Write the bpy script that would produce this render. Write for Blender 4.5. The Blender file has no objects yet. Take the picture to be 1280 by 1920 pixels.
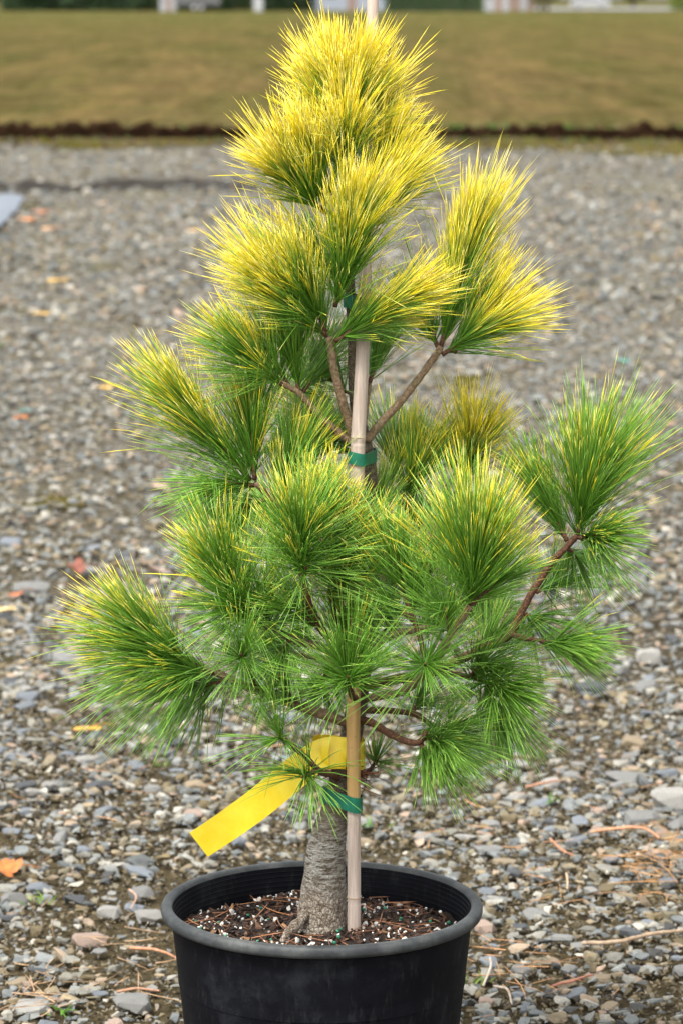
import bpy, bmesh, math, random
import numpy as np
from mathutils import Vector, Matrix, noise as mnoise

rng = np.random.default_rng(7)
random.seed(7)
R = math.radians
scene = bpy.context.scene

# ------------------------------------------------------------------ camera, sky, sun, exposure
FPX, CX, CY = 6070.0, 640.0, 960.0          # focal length and centre measured on the 1280x1920 photograph
CAM = Vector((0.0245, -3.911, 1.444))
PITCH = R(9.04)
cam = bpy.data.cameras.new('camera')
cam.sensor_fit = 'VERTICAL'; cam.sensor_height = 36.0; cam.sensor_width = 24.0
cam.lens = FPX / 1920.0 * 36.0
cam.clip_start = 0.05; cam.clip_end = 3000
cam.dof.use_dof = True; cam.dof.focus_distance = 3.92; cam.dof.aperture_fstop = 9.8
camo = bpy.data.objects.new('camera', cam)
scene.collection.objects.link(camo)
camo.location = CAM; camo.rotation_euler = (R(90) - PITCH, 0, 0)
scene.camera = camo

SUN_EL, SUN_AZ = R(58), R(212)               # azimuth clockwise from +Y
world = bpy.data.worlds.new('World'); scene.world = world; world.use_nodes = True
wn = world.node_tree.nodes; wl = world.node_tree.links; wn.clear()
sky = wn.new('ShaderNodeTexSky'); sky.sky_type = 'NISHITA'; sky.sun_disc = False
sky.sun_elevation = SUN_EL; sky.sun_rotation = SUN_AZ
sky.air_density = 1.0; sky.dust_density = 3.0; sky.ozone_density = 1.0
hsv = wn.new('ShaderNodeHueSaturation'); hsv.inputs['Saturation'].default_value = 0.10   # overcast: a nearly white sky
bg = wn.new('ShaderNodeBackground'); bg.inputs['Strength'].default_value = 0.14
wo = wn.new('ShaderNodeOutputWorld')
wl.new(sky.outputs[0], hsv.inputs['Color']); wl.new(hsv.outputs[0], bg.inputs[0]); wl.new(bg.outputs[0], wo.inputs[0])

sl = bpy.data.lights.new('sun', 'SUN'); sl.energy = 1.5; sl.angle = R(14); sl.color = (1.0, 0.96, 0.9)
so = bpy.data.objects.new('sun', sl); scene.collection.objects.link(so)
sd = Vector((math.sin(SUN_AZ) * math.cos(SUN_EL), math.cos(SUN_AZ) * math.cos(SUN_EL), math.sin(SUN_EL)))
so.rotation_euler = sd.to_track_quat('Z', 'Y').to_euler(); so.location = (0, -3, 8)

vs = scene.view_settings
vs.view_transform = 'Standard'; vs.look = 'None'; vs.gamma = 1.0; vs.use_curve_mapping = False
vs.exposure = 1.68
scene.cycles.max_bounces = 8; scene.cycles.transparent_max_bounces = 8

# ------------------------------------------------------------------ helpers
COL = scene.collection
cp, sp = math.cos(PITCH), math.sin(PITCH)

def ray(px, py):
    u = (px - CX) / FPX; v = (CY - py) / FPX
    return Vector((u, cp + v * sp, -sp + v * cp))

def P(px, py, Y):                            # the point on the upright plane y = Y seen at a photo pixel
    d = ray(px, py); k = (Y - CAM.y) / d.y
    return CAM + d * k

def G(px, py, z=0.0):                        # the point on the level z seen at a photo pixel
    d = ray(px, py); k = (z - CAM.z) / d.z
    return CAM + d * k

PXM = 1.0 / 1492.0                           # metres per photo pixel at the plant

def mesh_np(name, V, F3, mat, col=None, smooth=False, parent=None, kind=None, F4=None):
    me = bpy.data.meshes.new(name)
    V = np.asarray(V, dtype=np.float32).reshape(-1, 3)
    nv = len(V)
    me.vertices.add(nv); me.vertices.foreach_set('co', V.ravel())
    loops = []; starts = []; n = 0
    if F3 is not None and len(F3):
        F3 = np.asarray(F3, dtype=np.int32).reshape(-1, 3)
        loops.append(F3.ravel()); starts.append(np.arange(len(F3)) * 3); n = len(F3) * 3
    if F4 is not None and len(F4):
        F4 = np.asarray(F4, dtype=np.int32).reshape(-1, 4)
        loops.append(F4.ravel()); starts.append(n + np.arange(len(F4)) * 4)
    L = np.concatenate(loops).astype(np.int32); S = np.concatenate(starts).astype(np.int32)
    me.loops.add(len(L)); me.loops.foreach_set('vertex_index', L)
    me.polygons.add(len(S)); me.polygons.foreach_set('loop_start', S)
    if col is not None:
        a = me.color_attributes.new('Col', 'FLOAT_COLOR', 'POINT')
        c = np.ones((nv, 4), dtype=np.float32); c[:, :3] = col
        a.data.foreach_set('color', c.ravel())
    me.polygons.foreach_set('use_smooth', np.full(len(S), smooth, dtype=bool))
    me.update(calc_edges=True)
    me.materials.append(mat)
    return link(name, me, parent, kind)

def link(name, me, parent=None, kind=None):
    o = bpy.data.objects.new(name, me); COL.objects.link(o)
    if parent is not None:
        o.parent = parent
        o.matrix_parent_inverse = Matrix.Translation(-wloc(parent))
    if kind: o['kind'] = kind
    return o

def wloc(o):                                   # meshes are built in world space; only the Empties carry an offset
    return o.location.copy() if o.type == 'EMPTY' else Vector((0, 0, 0))

def thing(name, label, cat, loc=(0, 0, 0), group=None):
    o = bpy.data.objects.new(name, None); COL.objects.link(o); o.location = loc
    o.empty_display_size = 0.05
    return tag(o, label, cat, group)

def tag(o, label, cat, group=None):
    o['label'] = label; o['category'] = cat
    if group: o['group'] = group
    return o

class MB:
    """collects triangles / quads"""
    def __init__(s): s.v = []; s.q = []; s.t = []
    def add(s, V, Q=(), T=()):
        b = len(s.v); s.v += [tuple(p) for p in V]
        s.q += [tuple(b + i for i in f) for f in Q]; s.t += [tuple(b + i for i in f) for f in T]
    def box(s, x0, x1, y0, y1, z0, z1):
        s.add([(x0,y0,z0),(x1,y0,z0),(x1,y1,z0),(x0,y1,z0),(x0,y0,z1),(x1,y0,z1),(x1,y1,z1),(x0,y1,z1)],
              [(3,2,1,0),(4,5,6,7),(0,1,5,4),(1,2,6,5),(2,3,7,6),(3,0,4,7)])
    def tube(s, pts, rad, n=8, cap=True):
        pts = [Vector(p) for p in pts]; V = []; Q = []
        ref = Vector((0.31, 0.83, 0.46)).normalized()
        for i, p in enumerate(pts):
            t = (pts[min(i + 1, len(pts) - 1)] - pts[max(i - 1, 0)]).normalized()
            a = t.cross(ref).normalized(); b = t.cross(a)
            for k in range(n):
                an = 2 * math.pi * k / n
                V.append(p + (a * math.cos(an) + b * math.sin(an)) * rad[i])
        for i in range(len(pts) - 1):
            for k in range(n):
                Q.append((i*n+k, (i+1)*n+k, (i+1)*n+(k+1)%n, i*n+(k+1)%n))
        T = []
        if cap:
            V += [pts[0], pts[-1]]; c0 = len(V) - 2; c1 = c0 + 1; m = (len(pts) - 1) * n
            for k in range(n):
                T.append((c0, k, (k+1)%n)); T.append((c1, m+(k+1)%n, m+k))
        s.add(V, Q, T)
    def lathe(s, prof, n=96, c=(0, 0)):
        V = []; Q = []
        for r, z in prof:
            for k in range(n):
                a = 2 * math.pi * k / n
                V.append((c[0] + r * math.cos(a), c[1] + r * math.sin(a), z))
        for i in range(len(prof) - 1):
            for k in range(n):
                Q.append((i*n+k, i*n+(k+1)%n, (i+1)*n+(k+1)%n, (i+1)*n+k))
        s.add(V, Q)
    def build(s, name, mat, parent=None, kind=None, smooth=False):
        return mesh_np(name, s.v, s.t, mat, smooth=smooth, parent=parent, kind=kind, F4=s.q)

def resample(pts, rad, n):
    """smooth polyline through the points (Catmull-Rom) with n steps per span"""
    out = []; ro = []
    m = len(pts)
    for i in range(m - 1):
        p0 = pts[max(i-1, 0)]; p1 = pts[i]; p2 = pts[i+1]; p3 = pts[min(i+2, m-1)]
        for k in range(n):
            t = k / n
            out.append(0.5 * ((2*p1) + (p2-p0)*t + (2*p0-5*p1+4*p2-p3)*t*t + (3*p1-p0-3*p2+p3)*t*t*t))
            ro.append(rad[i] * (1-t) + rad[i+1] * t)
    out.append(pts[-1]); ro.append(rad[-1])
    return out, ro

# ------------------------------------------------------------------ materials
class NT:
    def __init__(s, name):
        s.m = bpy.data.materials.new(name); s.m.use_nodes = True
        s.n = s.m.node_tree.nodes; s.l = s.m.node_tree.links; s.n.clear()
        s.out = s.n.new('ShaderNodeOutputMaterial')
    def node(s, t, **kw):
        x = s.n.new(t)
        for k, v in kw.items():
            if k in x.inputs: s.set(x.inputs[k], v)
            else: setattr(x, k, v)
        return x
    def set(s, inp, v):
        if hasattr(v, 'is_linked') or isinstance(v, bpy.types.NodeSocket): s.l.new(v, inp)
        else: inp.default_value = v
    def coord(s, scale=(1, 1, 1), kind='Object'):
        tc = s.node('ShaderNodeTexCoord'); mp = s.node('ShaderNodeMapping'); mp.inputs['Scale'].default_value = scale
        s.l.new(tc.outputs[kind], mp.inputs['Vector']); return mp.outputs[0]
    def noise(s, vec, scale, detail=4, rough=0.55, dist=0):
        x = s.node('ShaderNodeTexNoise'); s.l.new(vec, x.inputs['Vector'])
        x.inputs['Scale'].default_value = scale; x.inputs['Detail'].default_value = detail
        x.inputs['Roughness'].default_value = rough; x.inputs['Distortion'].default_value = dist
        return x.outputs['Fac']
    def voro(s, vec, scale, feature='F1', out='Distance'):
        x = s.node('ShaderNodeTexVoronoi'); x.feature = feature; s.l.new(vec, x.inputs['Vector']); x.inputs['Scale'].default_value = scale
        return x.outputs[out]
    def ramp(s, fac, stops):
        x = s.node('ShaderNodeValToRGB'); e = x.color_ramp.elements
        while len(e) < len(stops): e.new(0.5)
        for i, (p, c) in enumerate(stops):
            e[i].position = p; e[i].color = (c[0], c[1], c[2], 1) if hasattr(c, '__len__') else (c, c, c, 1)
        s.l.new(fac, x.inputs['Fac']); return x.outputs['Color']
    def mix(s, a, b, fac, mode='MIX'):
        x = s.node('ShaderNodeMix'); x.data_type = 'RGBA'; x.blend_type = mode
        for sock, v in ((x.inputs[0], fac), (x.inputs[6], a), (x.inputs[7], b)):
            if isinstance(v, bpy.types.NodeSocket): s.l.new(v, sock)
            else: sock.default_value = v if not hasattr(v, '__len__') else (v[0], v[1], v[2], 1)
        return x.outputs[2]
    def math(s, op, a, b=0.0):
        x = s.node('ShaderNodeMath'); x.operation = op
        for sock, v in ((x.inputs[0], a), (x.inputs[1], b)):
            if isinstance(v, bpy.types.NodeSocket): s.l.new(v, sock)
            else: sock.default_value = v
        return x.outputs[0]
    def bump(s, h, strength=0.5, dist=0.01, normal=None):
        x = s.node('ShaderNodeBump'); x.inputs['Strength'].default_value = strength; x.inputs['Distance'].default_value = dist
        s.l.new(h, x.inputs['Height'])
        if normal: s.l.new(normal, x.inputs['Normal'])
        return x.outputs[0]
    def princ(s, color, rough=0.7, normal=None, spec=0.5, **kw):
        b = s.node('ShaderNodeBsdfPrincipled')
        for k, v in (('Base Color', color), ('Roughness', rough), ('Specular IOR Level', spec)):
            if isinstance(v, bpy.types.NodeSocket): s.l.new(v, b.inputs[k])
            elif hasattr(v, '__len__'): b.inputs[k].default_value = (v[0], v[1], v[2], 1)
            else: b.inputs[k].default_value = v
        if normal: s.l.new(normal, b.inputs['Normal'])
        for k, v in kw.items(): b.inputs[k].default_value = v
        return b.outputs[0]
    def done(s, sh): s.l.new(sh, s.out.inputs['Surface']); return s.m

def simple(name, c, rough=0.7, var=0.25, scale=20, bump=0.2, spec=0.4):
    t = NT(name); v = t.coord(); n = t.noise(v, scale)
    dark = tuple(x * (1 - var) for x in c); light = tuple(min(1, x * (1 + var)) for x in c)
    return t.done(t.princ(t.ramp(n, [(0.3, dark), (0.7, light)]), rough, t.bump(n, bump, 0.01), spec))

def attr_color(t):
    a = t.node('ShaderNodeAttribute'); a.attribute_name = 'Col'; return a.outputs['Color']

def mat_stone(name, by_object):
    t = NT(name); v = t.coord()
    if by_object:
        oi = t.node('ShaderNodeObjectInfo'); base = oi.outputs['Color']
    else: base = attr_color(t)
    n1 = t.noise(v, 60, 5, 0.65); n2 = t.noise(v, 14, 4); n3 = t.noise(v, 300, 3)
    c = t.mix(base, t.ramp(n1, [(0.25, 0.55), (0.5, 0.95), (0.8, 1.3)]), 1.0, 'MULTIPLY')
    c = t.mix(c, (0.22, 0.165, 0.085), t.ramp(n2, [(0.58, 0.0), (0.78, 0.5)]))     # earth stain
    h = t.math('ADD', n1, t.math('MULTIPLY', n3, 0.4))
    return t.done(t.princ(c, t.ramp(n1, [(0.3, 0.55), (0.7, 0.85)]), t.bump(h, 0.5, 0.004), 0.25))

M = {}
M['stone'] = mat_stone('stone', False)
M['stone_single'] = mat_stone('stone_single', True)

t = NT('gravel_ground'); v = t.coord()
nA = t.noise(v, 2.2, 5, 0.6); nB = t.noise(v, 40, 6, 0.7); nC = t.noise(v, 190, 4, 0.7); vo = t.voro(v, 38); vo2 = t.voro(v, 38, out='Color'); vo3 = t.voro(v, 110)
soil = t.ramp(nB, [(0.28, (0.014, 0.010, 0.005)), (0.5, (0.046, 0.034, 0.016)), (0.75, (0.10, 0.078, 0.040))])
grit = t.ramp(nC, [(0.3, (0.022, 0.017, 0.009)), (0.55, (0.085, 0.068, 0.038)), (0.75, (0.18, 0.155, 0.11))])
c = t.mix(soil, grit, t.ramp(nA, [(0.35, 0.35), (0.65, 0.75)]))
sep = t.node('ShaderNodeSeparateXYZ'); t.l.new(v, sep.inputs[0])
far = t.node('ShaderNodeMapRange'); t.l.new(sep.outputs['Y'], far.inputs[0])
far.inputs[1].default_value = 1.5; far.inputs[2].default_value = 9
bw = t.node('ShaderNodeRGBToBW'); t.l.new(vo2, bw.inputs[0])
peb = t.ramp(bw.outputs[0], [(0.15, (0.08, 0.075, 0.06)), (0.45, (0.145, 0.138, 0.118)), (0.6, (0.18, 0.18, 0.17)), (0.85, (0.24, 0.22, 0.18))])
peb = t.mix(peb, soil, t.ramp(vo, [(0.4, 0.0), (0.62, 0.8)]))
peb = t.mix(peb, soil, t.ramp(nA, [(0.55, 0.0), (0.75, 0.6)]))
c = t.mix(c, peb, far.outputs[0])
c = t.mix(c, (0.070, 0.068, 0.022), t.ramp(t.noise(v, 0.9, 5, 0.65), [(0.54, 0.0), (0.72, 0.75)]))
h = t.math('ADD', t.math('MULTIPLY', vo, -1.0), t.math('MULTIPLY', t.math('ADD', nB, nC), 0.5))
M['gravel'] = t.done(t.princ(c, 0.95, t.bump(h, 0.8, 0.012), 0.05))

t = NT('field_soil'); v = t.coord((0.35, 1.0, 1)); v2 = t.coord(); v3 = t.coord((0.02, 0.9, 1))
n1 = t.noise(v, 0.8, 5, 0.6); n2 = t.noise(v2, 26.0, 4, 0.7); n3 = t.noise(v, 5.0, 5, 0.75); n4 = t.noise(v3, 1.1, 4, 0.6)
c = t.ramp(n4, [(0.30, (0.115, 0.078, 0.037)), (0.5, (0.142, 0.101, 0.049)), (0.72, (0.172, 0.128, 0.066))])
c = t.mix(c, (0.085, 0.092, 0.026), t.ramp(n3, [(0.46, 0.0), (0.72, 0.7)]))
c = t.mix(c, (0.105, 0.098, 0.034), t.ramp(n1, [(0.44, 0.0), (0.66, 0.6)]))
c = t.mix(c, t.ramp(n2, [(0.3, 0.6), (0.7, 0.95)]), 1.0, 'MULTIPLY')
sep = t.node('ShaderNodeSeparateXYZ'); t.l.new(v2, sep.inputs[0])
fr = t.node('ShaderNodeMapRange'); t.l.new(sep.outputs['Y'], fr.inputs[0]); fr.inputs[1].default_value = 40; fr.inputs[2].default_value = 220
c = t.mix(c, (0.098, 0.098, 0.036), t.math('MULTIPLY', fr.outputs[0], 0.6))
p1 = t.noise(t.coord((0.12, 0.22, 1)), 1.0, 5, 0.65); p2 = t.noise(t.coord((0.5, 0.06, 1)), 1.0, 4, 0.7)
c = t.mix(c, t.ramp(p1, [(0.32, (0.70, 0.72, 0.62)), (0.52, (1, 1, 1)), (0.70, (1.28, 1.16, 1.08))]), 0.4, 'MULTIPLY')
c = t.mix(c, t.ramp(p2, [(0.35, (0.80, 0.92, 0.70)), (0.6, (1.12, 1.02, 0.98))]), 0.9, 'MULTIPLY')
c = t.mix(c, (0.78, 0.80, 0.84), 1.0, 'MULTIPLY')
for sc_, q_ in (((3.0, 0.22, 1), 2.0), ((0.7, 0.045, 1), 2.0)):
    c = t.mix(c, t.ramp(t.noise(t.coord(sc_), q_, 4, 0.7), [(0.34, (0.55, 0.60, 0.48)), (0.5, (1, 1, 1)), (0.66, (1.40, 1.30, 1.22))]), 0.6, 'MULTIPLY')
c = t.mix(c, t.ramp(t.noise(t.coord((1.0, 0.35, 1)), 3.2, 5, 0.8), [(0.34, (0.62, 0.66, 0.58)), (0.66, (1.3, 1.28, 1.25))]), 0.8, 'MULTIPLY')
M['field'] = t.done(t.princ(c, 1.0, t.bump(n2, 0.25, 0.01), 0.0))

M['bank'] = simple('bank_soil', (0.016, 0.009, 0.005), 1.0, 0.6, 7, 0.8, 0.0)
t = NT('moss'); v = t.coord(); n = t.noise(v, 6, 6, 0.7); n2 = t.noise(v, 1.3, 3)
c = t.ramp(n, [(0.3, (0.018, 0.013, 0.005)), (0.5, (0.058, 0.050, 0.011)), (0.75, (0.11, 0.10, 0.024))])
c = t.mix(c, (0.085, 0.065, 0.032), t.ramp(n2, [(0.45, 0), (0.65, 0.8)]))
M['moss'] = t.done(t.princ(c, 1.0, t.bump(n, 0.8, 0.02), 0.0))
M['road'] = simple('road', (0.20, 0.20, 0.20), 0.9, 0.15, 1.5, 0.1, 0.2)
M['mud'] = simple('wet_mud', (0.016, 0.013, 0.009), 0.8, 0.5, 12, 0.7, 0.3)

def mat_attr(name, rough=0.6, trans=0.0, spec=0.4, fine=None):
    t = NT(name); c = attr_color(t)
    if fine:
        n = t.noise(t.coord(), fine, 4); c = t.mix(c, t.ramp(n, [(0.3, 0.65), (0.7, 1.3)]), 1.0, 'MULTIPLY')
    b = t.princ(c, rough, None, spec)
    if trans:
        tr = t.node('ShaderNodeBsdfTranslucent'); t.l.new(c, tr.inputs[0])
        mx = t.node('ShaderNodeMixShader'); mx.inputs[0].default_value = trans
        t.l.new(b, mx.inputs[1]); t.l.new(tr.outputs[0], mx.inputs[2]); b = mx.outputs[0]
    return t.done(b)
M['needle'] = mat_attr('pine_needle', 0.36, 0.30, 0.5)
M['grass'] = mat_attr('grass_blade', 0.6, 0.2, 0.3)
M['leafy'] = mat_attr('foliage', 0.6, 0.15, 0.3)
M['chip'] = mat_attr('bark_chip', 0.75, 0.0, 0.35, 250)
M['litter'] = mat_attr('dry_litter', 0.6, 0.0, 0.35, 120)
M['dead_leaf'] = mat_attr('dead_leaf', 0.6, 0.2, 0.35, 90)

# pine bark: rough scales below, pale ringed skin above
t = NT('pine_bark'); v = t.coord(); sep = t.node('ShaderNodeSeparateXYZ'); t.l.new(v, sep.inputs[0])
vs_ = t.coord((1, 1, 4.5)); ring = t.noise(vs_, 70, 6, 0.75, 0.3); vo = t.voro(t.coord((1, 1, 0.6)), 150); n1 = t.noise(v, 120, 5, 0.7); n0 = t.noise(v, 25, 4)
crk = t.voro(t.coord((1, 1, 0.62)), 210, 'DISTANCE_TO_EDGE'); nf_ = t.noise(v, 420, 4, 0.7)
rough_c = t.ramp(t.math('ADD', t.math('MULTIPLY', n1, .5), t.math('MULTIPLY', nf_, .5)), [(0.36, (0.10, 0.066, 0.045)), (0.47, (0.26, 0.205, 0.15)), (0.58, (0.50, 0.44, 0.36))])
rough_c = t.mix((0.045, 0.026, 0.017), rough_c, t.ramp(crk, [(0.0, 0.2), (0.12, 1.0)]))
ring_c = t.ramp(ring, [(0.34, (0.050, 0.032, 0.020)), (0.45, (0.17, 0.14, 0.10)), (0.54, (0.40, 0.38, 0.33)), (0.72, (0.58, 0.57, 0.53))])
upper_c = t.ramp(n1, [(0.3, (0.07, 0.055, 0.035)), (0.55, (0.16, 0.13, 0.085)), (0.8, (0.27, 0.235, 0.17))])
zz = t.math('ADD', sep.outputs['Z'], t.math('MULTIPLY', n0, 0.05))
m1 = t.node('ShaderNodeMapRange'); t.l.new(zz, m1.inputs[0]); m1.inputs[1].default_value = 0.350; m1.inputs[2].default_value = 0.395
m2 = t.node('ShaderNodeMapRange'); t.l.new(zz, m2.inputs[0]); m2.inputs[1].default_value = 0.43; m2.inputs[2].default_value = 0.475
c = t.mix(t.mix(rough_c, ring_c, m1.outputs[0]), upper_c, m2.outputs[0])
h = t.math('ADD', t.math('MULTIPLY', crk, 1.6), t.math('ADD', nf_, ring))
M['bark'] = t.done(t.princ(c, 0.85, t.bump(h, 0.9, 0.006), 0.25))
t = NT('twig_bark'); v = t.coord(); n1 = t.noise(v, 260, 4, 0.7); n2 = t.noise(v, 60, 3)
c = t.ramp(n1, [(0.3, (0.09, 0.05, 0.028)), (0.5, (0.22, 0.145, 0.085)), (0.75, (0.38, 0.29, 0.19))])
c = t.mix(c, (0.12, 0.11, 0.05), t.ramp(n2, [(0.45, 0), (0.7, 0.6)]))
M['twig'] = t.done(t.princ(c, 0.8, t.bump(n1, 0.8, 0.003), 0.3))
t = NT('young_twig'); v = t.coord(); n1 = t.noise(v, 300, 4, 0.7)
M['young'] = t.done(t.princ(t.ramp(n1, [(0.3, (0.05, 0.022, 0.012)), (0.55, (0.13, 0.06, 0.032)), (0.8, (0.26, 0.15, 0.09))]), 0.75, t.bump(n1, 0.9, 0.003), 0.3))

# pot plastic: black, scuffed and dusty
t = NT('pot_plastic'); v = t.coord(); vz = t.coord((1, 1, 0.25)); n1 = t.noise(v, 14, 6, 0.7); n2 = t.noise(vz, 90, 5, 0.7); n3 = t.noise(v, 350, 3)
c = t.ramp(n1, [(0.35, (0.0030, 0.0032, 0.0046)), (0.55, (0.0048, 0.0052, 0.0072)), (0.75, (0.016, 0.0175, 0.020))])
c = t.mix(c, (0.035, 0.036, 0.036), t.ramp(n2, [(0.54, 0.0), (0.78, 0.45)]))
M['pot'] = t.done(t.princ(c, t.ramp(n1, [(0.3, 0.5), (0.7, 0.7)]), t.bump(t.math('ADD', n2, n3), 0.12, 0.002), 0.06))
t = NT('pot_rim_plastic'); v = t.coord(); n1 = t.noise(v, 22, 6, 0.7); n3 = t.noise(v, 260, 4, 0.7)
c = t.ramp(n1, [(0.3, (0.012, 0.014, 0.015)), (0.5, (0.032, 0.036, 0.037)), (0.75, (0.085, 0.088, 0.084))])
c = t.mix(c, (0.12, 0.115, 0.10), t.ramp(n3, [(0.6, 0.0), (0.85, 0.4)]))
M['rim'] = t.done(t.princ(c, 0.6, t.bump(n3, 0.2, 0.002), 0.3))

t = NT('potting_soil'); v = t.coord(); n1 = t.noise(v, 70, 6, 0.75); n2 = t.noise(v, 240, 4, 0.7)
c = t.ramp(n1, [(0.3, (0.008, 0.005, 0.0035)), (0.55, (0.030, 0.016, 0.009)), (0.8, (0.085, 0.045, 0.024))])
M['soil'] = t.done(t.princ(c, 0.9, t.bump(t.math('ADD', n1, n2), 1.0, 0.008), 0.3))
M['perlite'] = simple('perlite', (0.72, 0.69, 0.63), 0.9, 0.2, 300, 0.5, 0.2)
M['prill'] = simple('green_prill', (0.015, 0.14, 0.075), 0.35, 0.2, 200, 0.05, 0.5)

# bamboo stake
t = NT('bamboo'); v = t.coord(); vz = t.coord((1, 1, 0.06)); sep = t.node('ShaderNodeSeparateXYZ'); t.l.new(v, sep.inputs[0])
fib = t.noise(vz, 260, 4, 0.6); sp_ = t.noise(v, 230, 3, 0.6); big = t.noise(v, 9, 3)
pale = t.ramp(fib, [(0.3, (0.29, 0.225, 0.18)), (0.7, (0.44, 0.365, 0.31))])
gold = t.ramp(fib, [(0.3, (0.32, 0.19, 0.065)), (0.7, (0.44, 0.285, 0.11))])
z = t.math('ADD', sep.outputs['Z'], t.math('MULTIPLY', big, 0.06))
up = t.node('ShaderNodeMapRange'); t.l.new(z, up.inputs[0]); up.inputs[1].default_value = 0.485; up.inputs[2].default_value = 0.50
dn = t.node('ShaderNodeMapRange'); t.l.new(z, dn.inputs[0]); dn.inputs[1].default_value = 0.62; dn.inputs[2].default_value = 0.95
gm = t.math('MULTIPLY', up.outputs[0], t.math('SUBTRACT', 1.0, dn.outputs[0]))
c = t.mix(pale, gold, gm)
c = t.mix(c, (0.16, 0.12, 0.09), t.ramp(sp_, [(0.66, 0.0), (0.74, 0.7)]))
M['bamboo'] = t.done(t.princ(c, 0.55, t.bump(fib, 0.2, 0.002), 0.4))
t = NT('green_tape'); v = t.coord(); n = t.noise(v, 90, 3)
M['tape'] = t.done(t.princ(t.ramp(n, [(0.3, (0.004, 0.085, 0.050)), (0.7, (0.006, 0.15, 0.085))]), 0.4, t.bump(n, 0.15, 0.002), 0.5))
t = NT('yellow_plastic'); v = t.coord(); n = t.noise(v, 45, 4); n2 = t.noise(v, 500, 2)
c_ = t.ramp(n, [(0.3, (0.84, 0.64, 0.02)), (0.7, (0.90, 0.75, 0.06))])
b_ = t.princ(c_, 0.38, t.bump(t.math('ADD', n, t.math('MULTIPLY', n2, 0.15)), 0.12, 0.003), 0.5)
tr = t.node('ShaderNodeBsdfTranslucent'); t.l.new(c_, tr.inputs[0]); mx = t.node('ShaderNodeMixShader'); mx.inputs[0].default_value = 0.25
t.l.new(b_, mx.inputs[1]); t.l.new(tr.outputs[0], mx.inputs[2]); M['yellow'] = t.done(mx.outputs[0])
M['sheet'] = simple('blue_plastic', (0.115, 0.135, 0.16), 0.6, 0.15, 6, 0.2, 0.5)
M['teal'] = simple('teal_scrap', (0.03, 0.20, 0.165), 0.4, 0.1, 40, 0.1, 0.5)

# ------------------------------------------------------------------ ground
YARD_END = 29.1                               # world y where the gravel stops and the field bank begins
FIELD_Z = 0.118
def gz(x, y):                                 # gentle lie of the yard
    return 0.012 * np.sin(1.3 * x + 0.7 * y) + 0.008 * np.sin(2.9 * x - 1.9 * y + 1.0) + 0.02 * np.sin(0.5 * y + 0.2 * x) * np.clip((np.asarray(y) - 6) / 6, 0, 1)

def grid_sheet(name, xs, ys, zf, mat, kind='structure'):
    X, Y = np.meshgrid(xs, ys); Z = zf(X, Y)
    V = np.stack([X, Y, Z], -1).reshape(-1, 3); nx, ny = len(xs), len(ys)
    i = np.arange(nx * ny).reshape(ny, nx)
    Q = np.stack([i[:-1, :-1], i[:-1, 1:], i[1:, 1:], i[1:, :-1]], -1).reshape(-1, 4)
    return mesh_np(name, V, None, mat, F4=Q, smooth=True, kind=kind)

grid_sheet('ground', np.linspace(-900, 900, 7), np.linspace(-60, 1500, 7), lambda X, Y: X * 0 - 0.06, M['field'])
xs = np.concatenate([np.linspace(-60, -5, 20)[:-1], np.linspace(-5, 5, 90), np.linspace(5, 60, 20)[1:]])
ys = np.concatenate([np.linspace(-12, -2, 15)[:-1], np.linspace(-2, YARD_END + 0.6, 230)])
grid_sheet('gravel_yard', xs, ys, lambda X, Y: gz(X, Y) - 0.012, M['gravel'])
ys = np.concatenate([np.linspace(YARD_END + 0.35, 60, 40)[:-1], np.geomspace(60, 900, 30)])
grid_sheet('field', np.concatenate([np.linspace(-400, -12, 14)[:-1], np.linspace(-12, 12, 60), np.linspace(12, 400, 14)[1:]]), ys,
           lambda X, Y: FIELD_Z + 0.012 * np.sin(Y * 7.0) * np.exp(-(Y - 29) / 40) + 0.01 * np.sin(X * 1.7 + Y), M['field'])
# the road across the far end of the field
o = grid_sheet('road', np.linspace(12, 400, 8), np.linspace(322, 400, 3), lambda X, Y: X * 0 + FIELD_Z + 0.05, M['road'])

# soil bank where the field was cut
def fbm(x, y, s=1.0): return mnoise.fractal(Vector((x * s, y * s, 0.3)), 1.0, 2.0, 4)
V = []; Q = []
nx = 1100; prof = 7
for i in range(nx):
    x = -14 + 28 * i / (nx - 1)
    w = fbm(x, 3.0, 1.3); w2 = fbm(x, 9.0, 4.0); low = 1.0 if x < 0.7 else 0.85
    y0 = YARD_END + 0.16 * w
    top = (FIELD_Z + 0.03) * low + 0.06 * w2 + 0.05 * fbm(x, 5.0, 11.0) + 0.03 * max(0, w)
    for k, (dy, hz) in enumerate([(-0.10, -0.02), (-0.02, 0.12), (0.05, 0.45), (0.00, 0.75), (0.06, 1.0), (0.25, 1.02), (0.60, 0.80)]):
        jit = 0.03 * fbm(x, k * 3.1 + 20, 6.0)
        V.append((x, y0 + dy + jit, top * hz + 0.4 * jit if k < 6 else FIELD_Z - 0.02))
    if i:
        a = (i - 1) * prof; b = i * prof
        for k in range(prof - 1): Q.append((a + k, b + k, b + k + 1, a + k + 1))
mesh_np('soil_bank', V, None, M['bank'], F4=Q, smooth=True, kind='structure')
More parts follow.
